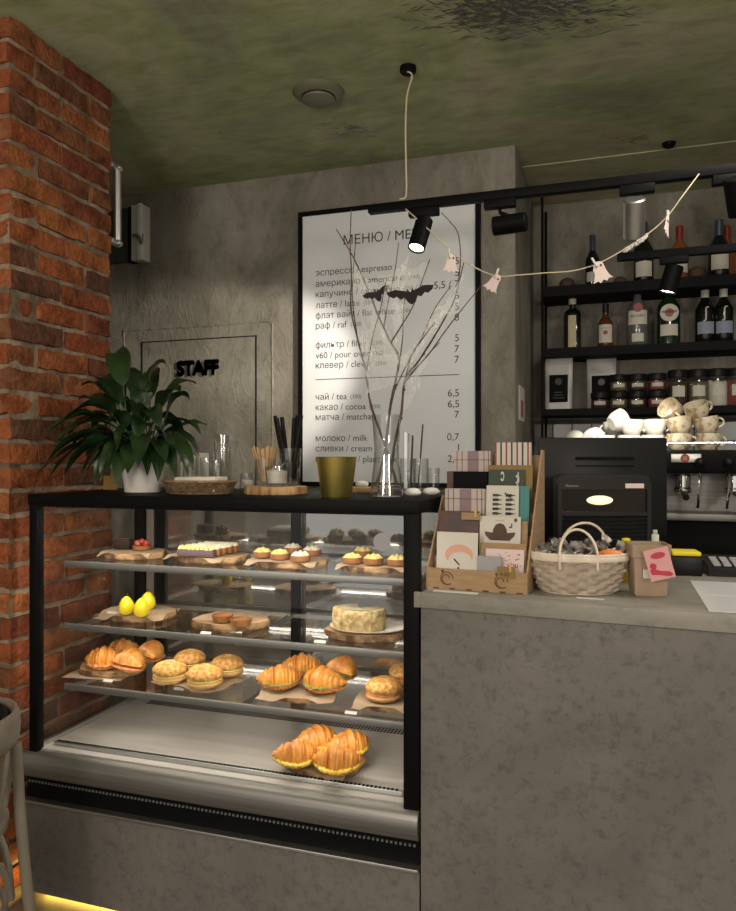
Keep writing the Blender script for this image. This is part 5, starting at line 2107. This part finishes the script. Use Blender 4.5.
# deck
zd = ZB + .008
X, Y, z = board('wood board of egg croissants on the steel deck', 326, 2.055, .108, .098, zd, .022, seed=12)
paper('paper under the egg croissants on the steel deck', X + .004, Y - .008, .21, .19, z, zd, -.25, (.108, .098), 12)
z += .0035
for px, py, ro, lb, s_ in ((297, 766, .5, 'egg croissant on the deck, front and nearer the bricks', 1.0), (337, 773, .25, 'egg croissant on the deck, front and nearest the post', 1.05), (318, 750, .9, 'egg croissant on the deck, rear and nearer the bricks', 1.0), (350, 755, .7, 'egg croissant on the deck, rear and nearest the post', 1.0)):
    p = at_z(px, py, z)
    filled_croissant(lb, p, ro, .145, .088, 'egg', GCr, 12, 'egg', sc=s_)

# little price cards in the case
for px, py, sh, lb in ((112, 614, z2s + .024, 'white price card on the paper before the yellow desserts'), (206, 636, z2s, 'white price card before the caramel tarts'), (320, 643, z2s, 'white price card before the layer cake'),
                       (108, 682, z3s + .0, 'white price card before the ham croissants'), (179, 690, z3s, 'white price card before the bagels'), (291, 698, z3s, 'white price card before the lettuce croissants'), (351, 714, z3s, 'white price card before the round bun')):
    p = at_z(px, py, sh)
    if p.y < 1.992:
        p = Vector((x_at(px, 1.996), 1.996, sh))
    o = thing('price_card', lb, 'price card', p, 0, 'price cards in the pastry case')
    B().box(p + Vector((0, 0, .004)), (.036, .0012, .010), Matrix.Rotation(R(-55), 4, 'X')).build('card', 'tag', o)


# ------------------------------------------------------------------ things standing on the case
def on_top(px, Y):
    return Vector((x_at(px, Y), Y, ZT + .0006))


# peace lily
pp = on_top(143, 2.06)
pl = thing('potted_plant', 'dark green broad leaved plant in a white pot on the glass case', 'plant', pp)
B().lathe(pp, [(.052, 0), (.058, .003), (.070, .10), (.072, .112), (.068, .112), (.064, .098), (0, .098)], 36).build('pot', 'pot', pl)
B().lathe(pp + Vector((0, 0, .0985)), [(.063, 0), (.04, .004), (0, .007)], 20).build('soil', 'soil', pl)
rl = random.Random(12)
tips = [(38, 474, -.02), (50, 458, .02), (66, 470, -.08), (80, 478, -.12), (94, 484, -.14), (106, 472, -.16), (128, 474, -.18), (147, 476, -.16), (158, 482, -.15), (188, 476, -.06), (194, 470, -.1),
        (204, 440, 0), (207, 425, .06), (196, 384, .10), (180, 392, -.05), (153, 374, .10), (167, 366, .03), (113, 356, .08), (97, 380, .05), (82, 386, .0), (62, 424, .05), (46, 436, .08), (70, 448, -.05),
        (116, 450, -.17), (136, 440, -.15), (172, 452, -.12), (184, 440, .12), (100, 440, -.1), (86, 456, .08), (150, 410, -.1), (122, 402, -.08), (76, 400, .10), (176, 420, .1), (132, 384, .14), (110, 420, -.14), (60, 482, .03), (44, 466, 0), (72, 462, -.1), (88, 470, -.15), (56, 444, 0), (48, 480, 0), (100, 480, -.16), (115, 484, -.18), (92, 430, .05), (104, 400, .1), (140, 392, .0), (160, 430, -.1), (190, 400, .08), (200, 456, .05), (176, 478, -.12), (166, 462, -.15), (138, 468, -.2), (68, 436, .0), (124, 372, .1)]
fo, sm_ = B(), B()
for i, (px, py, dy) in enumerate(tips):
    Yt = 2.07 + dy if px > 75 else min(2.07 + dy, 1.80 + .10 * (px - 36) / 40)
    tip = at_y(px, py, Yt)
    tip.x = max(tip.x, -1.80) if Yt > 1.80 else tip.x
    b0 = pp + Vector((rl.uniform(-.03, .03), rl.uniform(-.03, .03), .10))
    dist = (tip - b0).length
    apex = b0.lerp(tip, .52)
    apex.z = max(b0.z, tip.z) + (.12 if tip.z < b0.z + .12 else .03) + rl.uniform(0, .05)
    if tip.z < b0.z:
        apex.z = b0.z + .16 + rl.uniform(-.03, .05)
    pts = []
    for k in range(25):
        s = k / 24
        pts.append((1 - s) ** 2 * b0 + 2 * s * (1 - s) * apex + s * s * tip)
    cut = 9
    sm_.tube(pts[:cut + 2], .0024, 6)
    W = (.024 + .012 * min(1, dist / .3)) * rl.uniform(.85, 1.15)
    roll = rl.uniform(-.5, .5)
    bl = pts[cut:]
    n = len(bl) - 1
    rows = []
    for k, p in enumerate(bl):
        tdir = (bl[min(k + 1, n)] - bl[max(k - 1, 0)]).normalized()
        side = tdir.cross(Vector((0, 0, 1)))
        if side.length < 1e-3:
            side = Vector((1, 0, 0))
        side.normalize()
        nrm = side.cross(tdir).normalized()
        side2 = side * math.cos(roll) + nrm * math.sin(roll)
        nr2 = nrm * math.cos(roll) - side * math.sin(roll)
        s = k / n
        w = W * (math.sin(PI * min(1, s ** .75 * 1.0)) ** .8 if 0 < s < 1 else 0) + .0006
        rows.append([fo._v(p + side2 * w * q + nr2 * (abs(q) * w * .35 + .003 * math.sin(s * 14 + i) * abs(q))) for q in (-1, -.5, 0, .5, 1)])
    for a, b in zip(rows, rows[1:]):
        for j in range(4):
            fo.bm.faces.new((a[j], a[j + 1], b[j + 1], b[j]))
fo.build('foliage', 'leaf', pl, 70)
sm_.build('stems', 'stem', pl)
c = on_top(110, 2.22)
o = B().b2((c.x - .028, c.y, c.z), (c.x + .028, c.y + .004, c.z + .05))
tag(o.build('small_card', 'ochre'), 'small ochre card standing behind the white plant pot', 'card')

# paper stack, tumblers behind the wicker tray
c = on_top(193, 2.31)
o = thing('paper_stack', 'pale upright stack of paper half hidden by the plant leaves', 'paper', c)
for k in range(5):
    B().box(c + Vector((-.03 + k * .015, .004 * k, .05 + .004 * k)), (.012, .07, .10 + .008 * k), None, .003).build('fold', 'napkin', o)


def tumbler(name, label, c, r0, r1, h, group=None, material='drink'):
    o = thing(name, label, 'glass', c, 0, group)
    B().lathe(c, [(0, .0005), (r0 * .92, .0005), (r0, .004), (r1, h), (r1 - .0022, h), (r0 - .0025, .012), (0, .010)], 36, cap=False).build('bowl', material, o)
    return o


GTm = 'empty glasses behind the wicker tray'
tumbler('tumbler', 'tall empty glass tumbler behind the wicker tray', on_top(222.5, 2.27), .028, .033, .195, GTm)
tumbler('tumbler', 'short empty glass beside the tall tumbler, nearer the plant', on_top(207, 2.24), .022, .025, .115, GTm)
tumbler('tumbler', 'short empty glass in front of the tall tumbler', on_top(217, 2.18), .024, .027, .105, GTm)

# wicker tray with napkins
c = on_top(199, 2.055)
wk = thing('wicker_tray', 'shallow oval brown wicker tray on the glass case', 'tray', c)
b = B()
b.grid(lambda u, v: (c.x + (.108 + .018 * v + .0025 * math.sin(u * 2 * PI * 30 + PI * int(v * 4.99))) * math.cos(u * 2 * PI), c.y + (.062 + .014 * v + .0025 * math.sin(u * 2 * PI * 30 + PI * int(v * 4.99))) * math.sin(u * 2 * PI), c.z + .001 + v * .038), 180, 15, True)
b.build('weave', 'wicker', wk, 60, solid=.002)
B().lathe(c, [(.106, .0005), (.108, .004), (0, .0045)], 40, 1, .6).build('base', 'wicker', wk)
B().tube([(c.x + .127 * math.cos(2 * PI * i / 48), c.y + .077 * math.sin(2 * PI * i / 48), c.z + .040) for i in range(48)], .0042, 8, True).build('rim', 'wicker', wk)
for k in range(3):
    b = B().box(c + Vector((.008, 0, .013 + k * .0165)), (.150 - .004 * k, .088, .0155), Matrix.Rotation(.05 * k - .04, 4, 'Z'), .003)
    tag(b.build('napkin', 'napkin'), ('lowest', 'middle', 'topmost')[k] + ' folded cream napkin in the wicker tray', 'napkin', 'napkins in the wicker tray')

# wood slice with straws, stirrers and sugar
c = on_top(275, 2.11)
bx = thing('serving_board', 'round wood slice under the straw glass on top of the case', 'serving board', c, 0)
B().lathe(c, [(.100, .0), (.101, .025)], 56, 1, .72, wob=lambda a, z: .02 * math.sin(3 * a) + .01 * math.sin(7 * a)).build('slab', 'wood', bx)
B().lathe(c, [(.1015, .0), (.104, .003), (.1035, .022), (.1015, .0245)], 72, 1, .72, cap=False, wob=lambda a, z: .02 * math.sin(3 * a) + .01 * math.sin(7 * a)).build('bark', 'barkpale', bx)
zw = c.z + .0257


def at_board(px, Y):
    return Vector((x_at(px, Y), Y, zw))


g1 = at_board(290, 2.135)
tumbler('straw_glass', 'clear glass holding black straws on the wood slice', g1, .032, .036, .118)
rs = random.Random(3)
for k, (dx, dy, tx_, ty_) in enumerate(((-.012, 0, -.052, .0), (-.004, .008, -.034, .012), (.006, -.008, -.042, -.01), (.012, .006, .026, .0), (.004, -.002, .034, .01), (-.002, .012, .020, -.012), (.010, -.012, .040, -.004))):
    p0_ = g1 + Vector((dx, dy, .013))
    p1_ = g1 + Vector((tx_, ty_, .222 - .004 * (k % 3)))
    b = B().tube([p0_, p1_], .0066, 12)
    tag(b.build('drinking_straw', 'straw'), 'black drinking straw in the glass, ' + ('leaning outermost to the stirrer side', 'second of those leaning to the stirrers', 'front one leaning to the stirrers', 'leaning to the gold pot, shortest lean but one', 'leaning to the gold pot, rear one', 'leaning least of all', 'leaning outermost to the gold pot')[k], 'straw', 'black straws in the glass')
g2 = at_board(266, 2.15)
tumbler('stirrer_glass', 'clear glass holding wooden stirrers on the wood slice', g2, .032, .035, .085)
for k in range(16):
    a = k * 2 * PI / 16 + .2
    p0_ = g2 + Vector((.012 * math.cos(a), .012 * math.sin(a), .0125))
    p1_ = g2 + Vector((.044 * math.cos(a) - .004, .030 * math.sin(a), .122 + .006 * math.sin(5 * a)))
    dd = (p1_ - p0_)
    b = B()
    b.box((p0_ + p1_) / 2, (.006, .0016, dd.length), dd.to_track_quat('Z', 'Y').to_matrix().to_4x4(), .0006, 1)
    tag(b.build('wooden_stirrer', 'stirrer'), 'wooden stirrer fanned out in the glass on the wood slice', 'stirrer', 'wooden stirrers in the glass')
g3 = at_board(277, 2.068)
tumbler('sugar_glass', 'low wide glass of sugar with a spoon on the wood slice', g3, .033, .036, .062)
tag(B().lathe(g3 + Vector((0, 0, .0105)), [(.0295, 0), (.0325, .036), (.015, .040), (0, .041)], 28).build('sugar', 'sugar'), 'pale sugar filling the low glass on the wood slice', 'sugar', None, 'stuff')
b = B().tube([g3 + Vector((-.008, 0, .046)), g3 + Vector((.020, -.004, .066)), g3 + Vector((.042, -.008, .082))], [.0022, .0016, .0026], 8, flat=(1.6, .8))
b.ball(g3 + Vector((-.010, 0, .050)), .008, 12, 1.3, .8, .4)
tag(b.build('teaspoon', 'chrome'), 'small metal spoon sticking out of the sugar glass', 'spoon')
c = on_top(247, 2.25)
o = tumbler('small_jar', 'small low glass jar of sugar between the wicker tray and wood slice', c, .026, .024, .062)
B().lathe(c + Vector((0, 0, .012)), [(.0215, 0), (.0205, .026), (0, .028)], 20).build('contents', 'sugar', o)

# gold pot
c = on_top(336.5, 2.0)
gp = thing('gold_bucket', 'shiny gold tapered bucket on the glass case before the menu', 'bucket', c)
B().lathe(c, [(0, 0), (.043, 0), (.0445, .002), (.0585, .114), (.0605, .117), (.0575, .117), (.043, .006), (0, .006)], 48, cap=False).build('body', 'gold', gp)

# board with cotton behind the gold pot
c = on_top(362, 2.30)
o = thing('serving_board', 'small pale wood board with cotton between gold bucket and vase', 'serving board', c)
B().box(c + Vector((0, 0, .009)), (.09, .06, .018), None, .003).build('slab', 'wood', o)


def tuft(p, r, label, seed):
    b = B().ball(p + Vector((0, 0, r * .5)), r, 22, 1.3, 1, .62, wob=lambda a, z: .22 * noise.noise(Vector((math.cos(a) * 2.5 + seed, math.sin(a) * 2.5, z * 110))))
    return tag(b.build('cotton_tuft', 'cotton', None, 60), label, 'cotton', 'cotton snow tufts on the case')


tuft(c + Vector((.0, 0, .0185)), .018, 'white cotton tuft on the small board behind the gold bucket', 2)

# vase with branches
vc = on_top(386.5, 2.08)
va = thing('glass_vase', 'tall clear glass vase holding bare branches on the case', 'vase', vc)
B().lathe(vc, [(0, .0004), (.046, .0004), (.0485, .004), (.0465, .03), (.038, .10), (.0365, .14), (.041, .21), (.0455, .241), (.0435, .241), (.039, .21), (.0345, .14), (.036, .10), (.044, .032), (.043, .024), (0, .022)], 48, cap=False).build('body', 'vase', va)
B().lathe(vc + Vector((0, 0, .0225)), [(.0425, 0), (.0425, .006), (.041, .009), (0, .009)], 32).build('water', 'vase', va)
br = []


def twig(pix, r0, r1, name_label, group='bare branches in the vase', dy=0, bend=0.0, seed=1, shoots=()):
    rr = random.Random(seed)

    def conv(ps, y0, y1):
        out = []
        n = len(ps)
        for i, (x, y) in enumerate(ps):
            out.append(at_y(290 + x / 3.038, 200 + y / 3.038, y0 + (y1 - y0) * i / (n - 1)))
        return out
    pts = conv(pix, 2.08, 2.08 + dy)
    # lower end must stand inside the vase
    for p in pts:
        if p.z < ZT + .24:
            k = max(0.0, (p.z - ZT) / .24)
            rad = .030
            v = Vector((p.x - vc.x, p.y - vc.y, 0))
            if v.length > rad:
                v *= rad / v.length
                p.x, p.y = vc.x + v.x, vc.y + v.y
            p.z = max(p.z, ZT + .034)
    cu = catmull(pts, 6)
    o = thing('bare_branch', name_label, 'branch', cu[0], 0, group)
    n = len(cu)
    rad = [(r0 + (r1 - r0) * i / (n - 1)) * rr.uniform(.85, 1.18) for i in range(n)]
    b = B().tube(cu, rad, 8)
    for i in range(6, n - 2, 5):
        b.ball(cu[i] + Vector((rr.uniform(-1, 1), rr.uniform(-1, 1), .3)) * rad[i] * .9, rad[i] * .8 + .0006, 6)
    b.build('stem', 'twig', o)
    for sp, s0, s1, ra in shoots:
        q = conv(sp, s0, s1)
        cq = catmull(q, 5)
        m_ = len(cq)
        b = B().tube(cq, [ra * 1.35 + (.0011 - ra * 1.35) * i / (m_ - 1) for i in range(m_)], 7)
        for i in range(3, m_ - 1, 4):
            b.ball(cq[i] + Vector((rr.uniform(-1, 1), rr.uniform(-1, 1), .2)) * .0016, .0019, 6)
        b.build('twig', 'twig', o)
    return o


twig([(335, 872), (318, 840), (290, 750), (245, 620), (232, 530), (205, 420), (185, 330), (187, 230), (183, 130), (186, 30)], .0044, .0014, 'bare branch rising on the gold bucket side up past the menu title', dy=.02, seed=1,
     shoots=[([(232, 525), (250, 420), (275, 330), (290, 250)], 2.09, 2.02, .0016), ([(205, 420), (190, 300), (195, 180), (200, 130)], 2.09, 2.14, .0015)])
twig([(255, 872), (288, 770), (303, 640), (322, 545), (330, 480), (300, 420), (270, 355), (236, 270), (190, 170), (140, 88)], .0050, .0014, 'thick middle branch bending towards the plant at its tip', dy=-.03, seed=2,
     shoots=[([(305, 435), (340, 380), (375, 320), (400, 250), (425, 178)], 2.06, 2.0, .0017), ([(285, 385), (300, 300), (318, 220), (330, 130)], 2.06, 2.12, .0016), ([(312, 590), (345, 520), (390, 440), (440, 372)], 2.08, 2.02, .0017), ([(322, 545), (340, 440), (345, 340), (350, 290)], 2.08, 2.13, .0015)])
twig([(300, 872), (320, 730), (338, 650), (350, 545), (390, 490), (432, 425), (470, 360), (500, 300), (528, 190)], .0046, .0014, 'bare branch leaning over towards the price column', dy=.03, seed=3,
     shoots=[([(512, 250), (518, 170), (510, 100), (485, 65), (460, 38)], 2.11, 2.12, .0014), ([(350, 545), (420, 470), (470, 400), (520, 335), (580, 262)], 2.09, 2.04, .0017), ([(350, 545), (370, 470), (400, 420), (440, 330), (490, 260)], 2.09, 2.15, .0016), ([(345, 560), (410, 480), (455, 432)], 2.09, 2.04, .0014)])

# cobweb stretched over the branches
cw = thing('cobweb', 'white stretched cobweb decoration draped over the branches', 'decoration', at_y(380, 330, 2.06))
for k, (quad, y0, sag) in enumerate(([((178, 155), (262, 250), (212, 430), (330, 500)), 2.055, .02], [((205, 400), (330, 470), (235, 590), (330, 560)), 2.05, .015], [((262, 230), (360, 160), (320, 480), (335, 470)), 2.065, .02],
                                     [((330, 480), (520, 240), (345, 570), (400, 470)), 2.06, .025], [((345, 540), (420, 450), (350, 640), (395, 560)), 2.045, .02], [((340, 190), (425, 175), (330, 330), (370, 300)), 2.04, .015], [((440, 330), (528, 215), (395, 420), (505, 330)), 2.07, .02])):
    b = B()
    (a, b1_, c1_, d1_) = [at_y(290 + x / 3.038, 200 + y / 3.038, y0) for x, y in quad]

    def f(u, v, a=a, b1_=b1_, c1_=c1_, d1_=d1_, k=k, sag=sag):
        p = a.lerp(b1_, u).lerp(c1_.lerp(d1_, u), v)
        e = 1 + .12 * math.sin(u * 17 + k) * v
        p = p + Vector((.006 * math.sin(v * 9 + k), -sag * math.sin(PI * u) * math.sin(PI * v) * e - .006 * noise.noise(Vector((u * 6, v * 6, k))), -.022 * math.sin(PI * u) * (1 - v) - .012 * noise.noise(Vector((u * 5, 0, k))) * (v if v > .9 else 0)))
        return p
    b.grid(f, 22, 22)
    b.build('gauze', 'gauze', cw, 80)


def bat_outline(s):
    half = [(0, .10), (.035, .14), (.05, .19), (.075, .13), (.14, .15), (.30, .20), (.50, .17), (.46, .09), (.36, .03), (.30, .06), (.22, -.02), (.14, .01), (.06, -.12), (0, -.16)]
    return [(x * s, y * s) for x, y in half] + [(-x * s, y * s) for x, y in reversed(half[1:-1])]


c = at_y(411, 297, 2.0)
o = tag(B().prism(bat_outline(.135), .003, Matrix.Translation(c) @ Matrix.Rotation(R(-8), 4, 'Y') @ Matrix.Rotation(R(10), 4, 'Z') @ WALLROT).build('bat_cutout', 'bat', None, 20), 'black felt bat with spread wings in front of the branches', 'decoration', 'bat cutouts on the branches')
c = at_y(378, 296, 2.04)
o = tag(B().prism(bat_outline(.105), .003, Matrix.Translation(c) @ Matrix.Rotation(R(55), 4, 'Z') @ Matrix.Rotation(R(-25), 4, 'Y') @ WALLROT).build('bat_cutout', 'bat', None, 20), 'black felt bat turned edgewise behind the cobweb', 'decoration', 'bat cutouts on the branches')

# glasses beside the vase
GG = 'glasses with cutlery beside the vase'
ga = on_top(408, 2.33)
tumbler('tumbler', 'glass tumbler holding knives, next to the vase', ga, .024, .027, .112, GG)
for k in range(3):
    p0_ = ga + Vector((-.008 + .007 * k, .004 * k, .0125))
    p1_ = ga + Vector((-.010 + .012 * k, .006, .200 - .006 * k))
    dd = p1_ - p0_
    b = B().box((p0_ + p1_) / 2, (.013, .0022, dd.length), dd.to_track_quat('Z', 'Y').to_matrix().to_4x4(), .001, 1)
    tag(b.build('table_knife', 'chrome'), ('metal knife in the glass, nearest the vase', 'metal knife in the middle of the glass', 'metal knife in the glass, farthest from the vase')[k], 'knife', 'knives in the glass')
gb_ = on_top(420.5, 2.36)
tumbler('tumbler', 'glass tumbler with a single thin dark stick', gb_, .024, .027, .112, GG)
p0_, p1_ = gb_ + Vector((-.008, 0, .0125)), gb_ + Vector((.008, 0, .225))
tag(B().tube([p0_, p1_], .0028, 8).build('dark_stick', 'twig'), 'thin dark stick standing in the glass beside the knives', 'stick')
gc_ = on_top(433.5, 2.30)
tumbler('tumbler', 'small low glass at the case corner by the card display', gc_, .018, .020, .082, GG)
tuft(on_top(413, 2.17), .020, 'white cotton tuft before the two tumblers', 5)
tuft(on_top(431.5, 2.22), .020, 'white cotton tuft before the small corner glass', 8)

# ------------------------------------------------------------------ track, spotlights, cords
RY = 2.58
rz = at_y(462, 200, RY).z
rx0 = x_at(369, RY)
tr = thing('track_rail', 'black ceiling track rail with spotlights above the bar', 'track', (0, RY, rz))
B().b2((rx0, RY - .017, rz - .014), (1.5, RY + .017, rz + .016), .002).build('rail', 'black', tr)
for x in (.95, 1.45):
    B().tube([(x, RY, rz + .016), (x, RY, ZC - .001)], .0016, 6).build('hanger_wire', 'black', tr)


def spot_lamp(label, at, adapter_px, Lh, rad, axis, tgt, energy, material='black', size=44, glow=True, ry=RY, railz=None, arm=None):
    """cylinder head whose light leaves the front end along axis"""
    at = Vector(at)
    ax = Vector(axis).normalized()
    o = thing('track_spotlight', label, 'spotlight', at, 0, 'track spotlights')
    q = ax.to_track_quat('Z', 'Y').to_matrix().to_4x4()
    Tm = Matrix.Translation(at) @ q
    b = B()
    b.lathe(at, [(rad * .9, -Lh / 2), (rad, -Lh / 2 + .004), (rad, Lh / 2), (rad * .9, Lh / 2), (rad * .86, Lh / 2 - .012), (0, Lh / 2 - .0125)], 36, rot=q, cap=False)
    b.lathe(at, [(0, -Lh / 2), (rad * .9, -Lh / 2)], 36, rot=q, cap=False)
    b.build('head', material, o)
    B().lathe(at, [(0, Lh / 2 - .010), (rad * .80, Lh / 2 - .010), (rad * .80, Lh / 2 - .006), (0, Lh / 2 - .005)], 28, rot=q, cap=False).build('lens', 'lampglow' if glow else 'alu', o)
    rzz = railz if railz is not None else rz
    axp = x_at(adapter_px, ry)
    B().b2((axp - .055, ry - .016, rzz - .044), (axp + .055, ry + .016, rzz - .0145), .003).build('adapter', 'black', o)
    top = Vector((axp, ry, rzz - .044))
    mid = Vector((axp, ry, (rzz - .044 + at.z) / 2))
    near = at - ax * Lh * .25
    B().tube([top, Vector((axp, ry, top.z - .015)), near + Vector((0, 0, rad * .4)), near], .007, 8).build('bracket', 'black', o)
    if energy:
        light('spot_beam', 'SPOT', at + ax * (Lh / 2 + .004), tgt, energy, (1, .90, .74), spot_size=R(size), spot_blend=.5, shadow_soft_size=.025)
    return o


p1s = at_y(420.5, 234, RY - .03)
spot_lamp('black spotlight with lit face in front of the menu title', p1s, 424, .125, .031, (-.16, -.36, -.92), Vector(p1s) + Vector((-.35, -.62, -1.0)), 8)
p2s = at_y(510, 224, RY)
spot_lamp('black spotlight lying level, turned to the plaster wall', p2s, 500, .115, .033, (-1, .10, -.02), Vector((-2.1, 3.40, 1.68)), 130, size=43)
p3s = at_y(634, 218, RY)
spot_lamp('silver spotlight hanging over the coffee machine', p3s, 637, .125, .035, (.0, .62, -.9), Vector((x_at(630, 3.6), 3.6, 1.5)), 105, 'alu', size=26)
p4s = at_y(737, 196, RY)
spot_lamp('black spotlight at the outer end of the track', p4s, 731, .12, .034, (.2, .5, -.8), p4s + Vector((.2, .8, -1)), 10, size=50)
# second, shorter track nearer the shelves
R2Y = 3.25
r2z = at_y(680, 252.5, R2Y).z
t2 = thing('shelf_track', 'short black track rail hanging before the bottle shelves', 'track', (.3, R2Y, r2z))
B().b2((x_at(617, R2Y), R2Y - .016, r2z - .016), (1.4, R2Y + .016, r2z + .016), .002).build('rail', 'black', t2)
for x in (.62, 1.2):
    B().tube([(x, R2Y, r2z + .016), (x, R2Y, ZC - .001)], .0016, 6).build('hanger_wire', 'black', t2)
p5s = at_y(671, 279, R2Y)
spot_lamp('dark spotlight hanging before the bottles on the lower track', p5s, 674, .11, .036, (-.28, .05, -1), p5s + Vector((-.2, .05, -1)), 4, 'black', size=50, ry=R2Y, railz=r2z)

# ceiling cup and cord, vent, detector
cc = at_z(408, 67, ZC)
cp = thing('ceiling_cup', 'black round ceiling cup where the pale cord leaves the ceiling', 'ceiling cup', (cc.x, cc.y, ZC))
B().lathe((cc.x, cc.y, ZC - .022), [(0, 0), (.026, 0), (.030, .005), (.030, .0215)], 32).build('body', 'black', cp)
cord = [(cc.x, cc.y - .01, ZC - .02)] + [at_y(x, y, RY + .02 - .0 * y) for x, y in ((412, 76), (407, 96), (405.5, 130), (406, 165), (406, 195), (402, 202))]
cord[-1].y = RY - .01
tag(B().tube(catmull(cord, 8), .0034, 8).build('pale_cord', 'string'), 'pale cord running from the ceiling cup down to the track', 'cord')
vcx = at_z(318.5, 92, ZC)
vt = thing('ceiling_vent', 'round grey green ventilation valve on the ceiling', 'vent', (vcx.x, vcx.y, ZC))
B().lathe((vcx.x, vcx.y, ZC - .024), [(.062, .004), (.068, 0), (.082, .004), (.098, .016), (.102, .0235)], 48, cap=False).build('ring', 'ventgreen', vt)
B().lathe((vcx.x, vcx.y, ZC - .040), [(0, 0), (.045, .0), (.062, .006), (.064, .012), (.058, .018), (0, .02)], 40).build('valve_disc', 'ventgreen', vt)
B().lathe((vcx.x, vcx.y, ZC - .02), [(0, .019), (.064, .019), (.066, .0195)], 32).build('dark_throat', 'black', vt)
B().cyl((vcx.x, vcx.y, ZC - .022), .008, .0215, 12).build('spindle', 'alu', vt)
dc = at_z(669, 143, ZC)
dd_ = thing('ceiling_sensor', 'small black round sensor on the ceiling above the shelves', 'sensor', (dc.x, dc.y, ZC))
B().lathe((dc.x, dc.y, ZC - .02), [(0, 0), (.018, .0), (.026, .006), (.030, .0195)], 28).build('body', 'black', dd_)

# ghost garland
GYY = RY - .045
gpx = [(404, 207), (428, 229), (451, 251), (474, 267), (497, 276), (520, 275), (545, 273), (572, 271), (597, 264), (620, 252), (645, 236), (666, 218), (684, 194), (700, 171)]
gp_ = [at_y(x, y, GYY) for x, y in gpx]
gp_[0].y = RY - .02
gp_[-1].y = RY - .02
gcv = catmull(gp_, 6)
gl = tag(B().tube(gcv, .0022, 7).build('garland_string', 'string'), 'thin pale string sagging across the bar from the track rail', 'garland')
tin = B()
rt = random.Random(6)
seg = [p for p in gcv if at_y(622, 0, GYY).x < p.x < at_y(649, 0, GYY).x]
for p, q in zip(seg, seg[1:]):
    for k in range(26):
        c = p.lerp(q, rt.random())
        d = Vector((rt.uniform(-.4, .2), rt.uniform(-.3, .3), rt.uniform(-1, .6))) * .012
        tin.tube([c, c + d * .6, c + d + Vector((0, 0, -.003))], .0007, 4)
tin.build('lit_string_fuzz', 'cotton', gl)  # white fibres added where the spotlight makes the string look bright and fuzzy


def ghost(px, py, size, rot, yaw, label, yy=GYY):
    c = at_y(px, py, yy - .004)
    T = Matrix.Translation(c) @ Matrix.Rotation(yaw, 4, 'Z') @ Matrix.Rotation(rot, 4, 'Y') @ WALLROT
    o = thing('paper_ghost', label, 'decoration', c, 0, 'paper ghosts on the string')
    out = [(0, .5), (.16, .46), (.25, .34), (.27, .15), (.30, -.1), (.40, -.36), (.52, -.50), (.30, -.47), (.20, -.58), (.04, -.47), (-.12, -.60), (-.22, -.48), (-.46, -.52), (-.36, -.34), (-.28, -.1), (-.26, .15), (-.24, .34), (-.15, .46)]
    B().prism([(x * size, y * size) for x, y in out], .0018, T).build('body', 'ghost', o)
    b = B()
    for ex in (-.10, .12):
        b.prism(ell(ex * size, .26 * size, .05 * size, .065 * size, 12), .0010, T @ Matrix.Translation((0, 0, .0012)))
    b.build('eyes', 'ink', o)
    b = B()
    b.T = T @ Matrix.Rotation(.25, 4, 'Z')
    b.box((0, .52 * size, .002), (.007, .034, .007), None, .001)
    b.build('clothes_peg', 'offwhite', o)
    return o


ghost(451, 262.5, .060, R(4), R(20), 'pink paper ghost nearest the menu on the string')
ghost(494, 282, .058, R(34), R(0), 'pale paper ghost hanging before the bare plaster strip')
ghost(600, 271, .066, R(-16), R(0), 'pale paper ghost hanging before the slim bottle')
ghost(667, 225, .058, R(18), R(72), 'paper ghost turned edgewise near the end of the string')

# ------------------------------------------------------------------ bentwood chair at the left
HX, HY = -1.662, 1.40
ch = thing('bentwood_chair', 'taupe painted bentwood chair at the foot of the brick pillar', 'chair', (HX, HY, 0), 0)


def hp(a, r, z):
    return Vector((HX + r * math.cos(a), HY + r * math.sin(a), z))


b = B()
AA = [R(-112 + 224 * i / 40) for i in range(41)]


def band(u, v):
    a = R(-115 + 230 * u)
    k = v * 2 * PI
    zz = .675 + .03 * math.cos(a / 1.3)
    return hp(a, .232 + .011 * math.cos(k), zz + .044 * math.sin(k))


b.grid(band, 48, 14)
b.build('top_rail', 'chair', ch, 60)
B().grid(lambda u, v: hp(R(-80 + 160 * u), .208 + .009 * math.cos(v * 2 * PI),   .690 + .042 * math.sin(v * 2 * PI)), 30, 10).build('back_pad', 'blackm', ch, 60)
b = B()
b.lathe((HX, HY, .435), [(0, 0), (.205, 0), (.215, .008), (.215, .024), (.205, .032), (.19, .026), (0, .022)], 48)
b.build('seat', 'chair', ch, 50)
for a in (R(-36), R(36)):
    pts = [hp(a, .232, .655), hp(a, .236, .60), hp(a, .244, .46), hp(a, .262, .25), hp(a, .292, .006)]
    B().tube(catmull(pts, 6), [.0145] * 25, 12).build('leg', 'chair', ch)
for a in (R(142), R(-142)):
    pts = [hp(a, .18, .433), hp(a, .19, .25), hp(a, .215, .006)]
    B().tube(catmull(pts, 6), .0155, 12).build('leg', 'chair', ch)
for a in (-66, -52, -18, 0, 18, 54, 68):
    pts = [hp(R(a), .232, .66), hp(R(a), .226, .60), hp(R(a), .205, .462)]
    B().tube(catmull(pts, 5), .0085, 10).build('spindle', 'chair', ch)
b = B()
pts = [hp(2 * PI * i / 40, .205, .225) for i in range(40)]
b.tube(pts, .009, 10, True)
b.build('stretcher', 'chair', ch)
for a0, a1 in ((R(-36), R(36)), (R(36), R(142)), (R(-36), R(-142))):
    pts = []
    for i in range(13):
        s = i / 12
        a = a0 + (a1 - a0) * s
        pts.append(hp(a, .222 - .035 * math.sin(PI * s), .25 + .165 * math.sin(PI * s) ** .6))
    B().tube(pts, .0095, 10).build('brace', 'chair', ch)
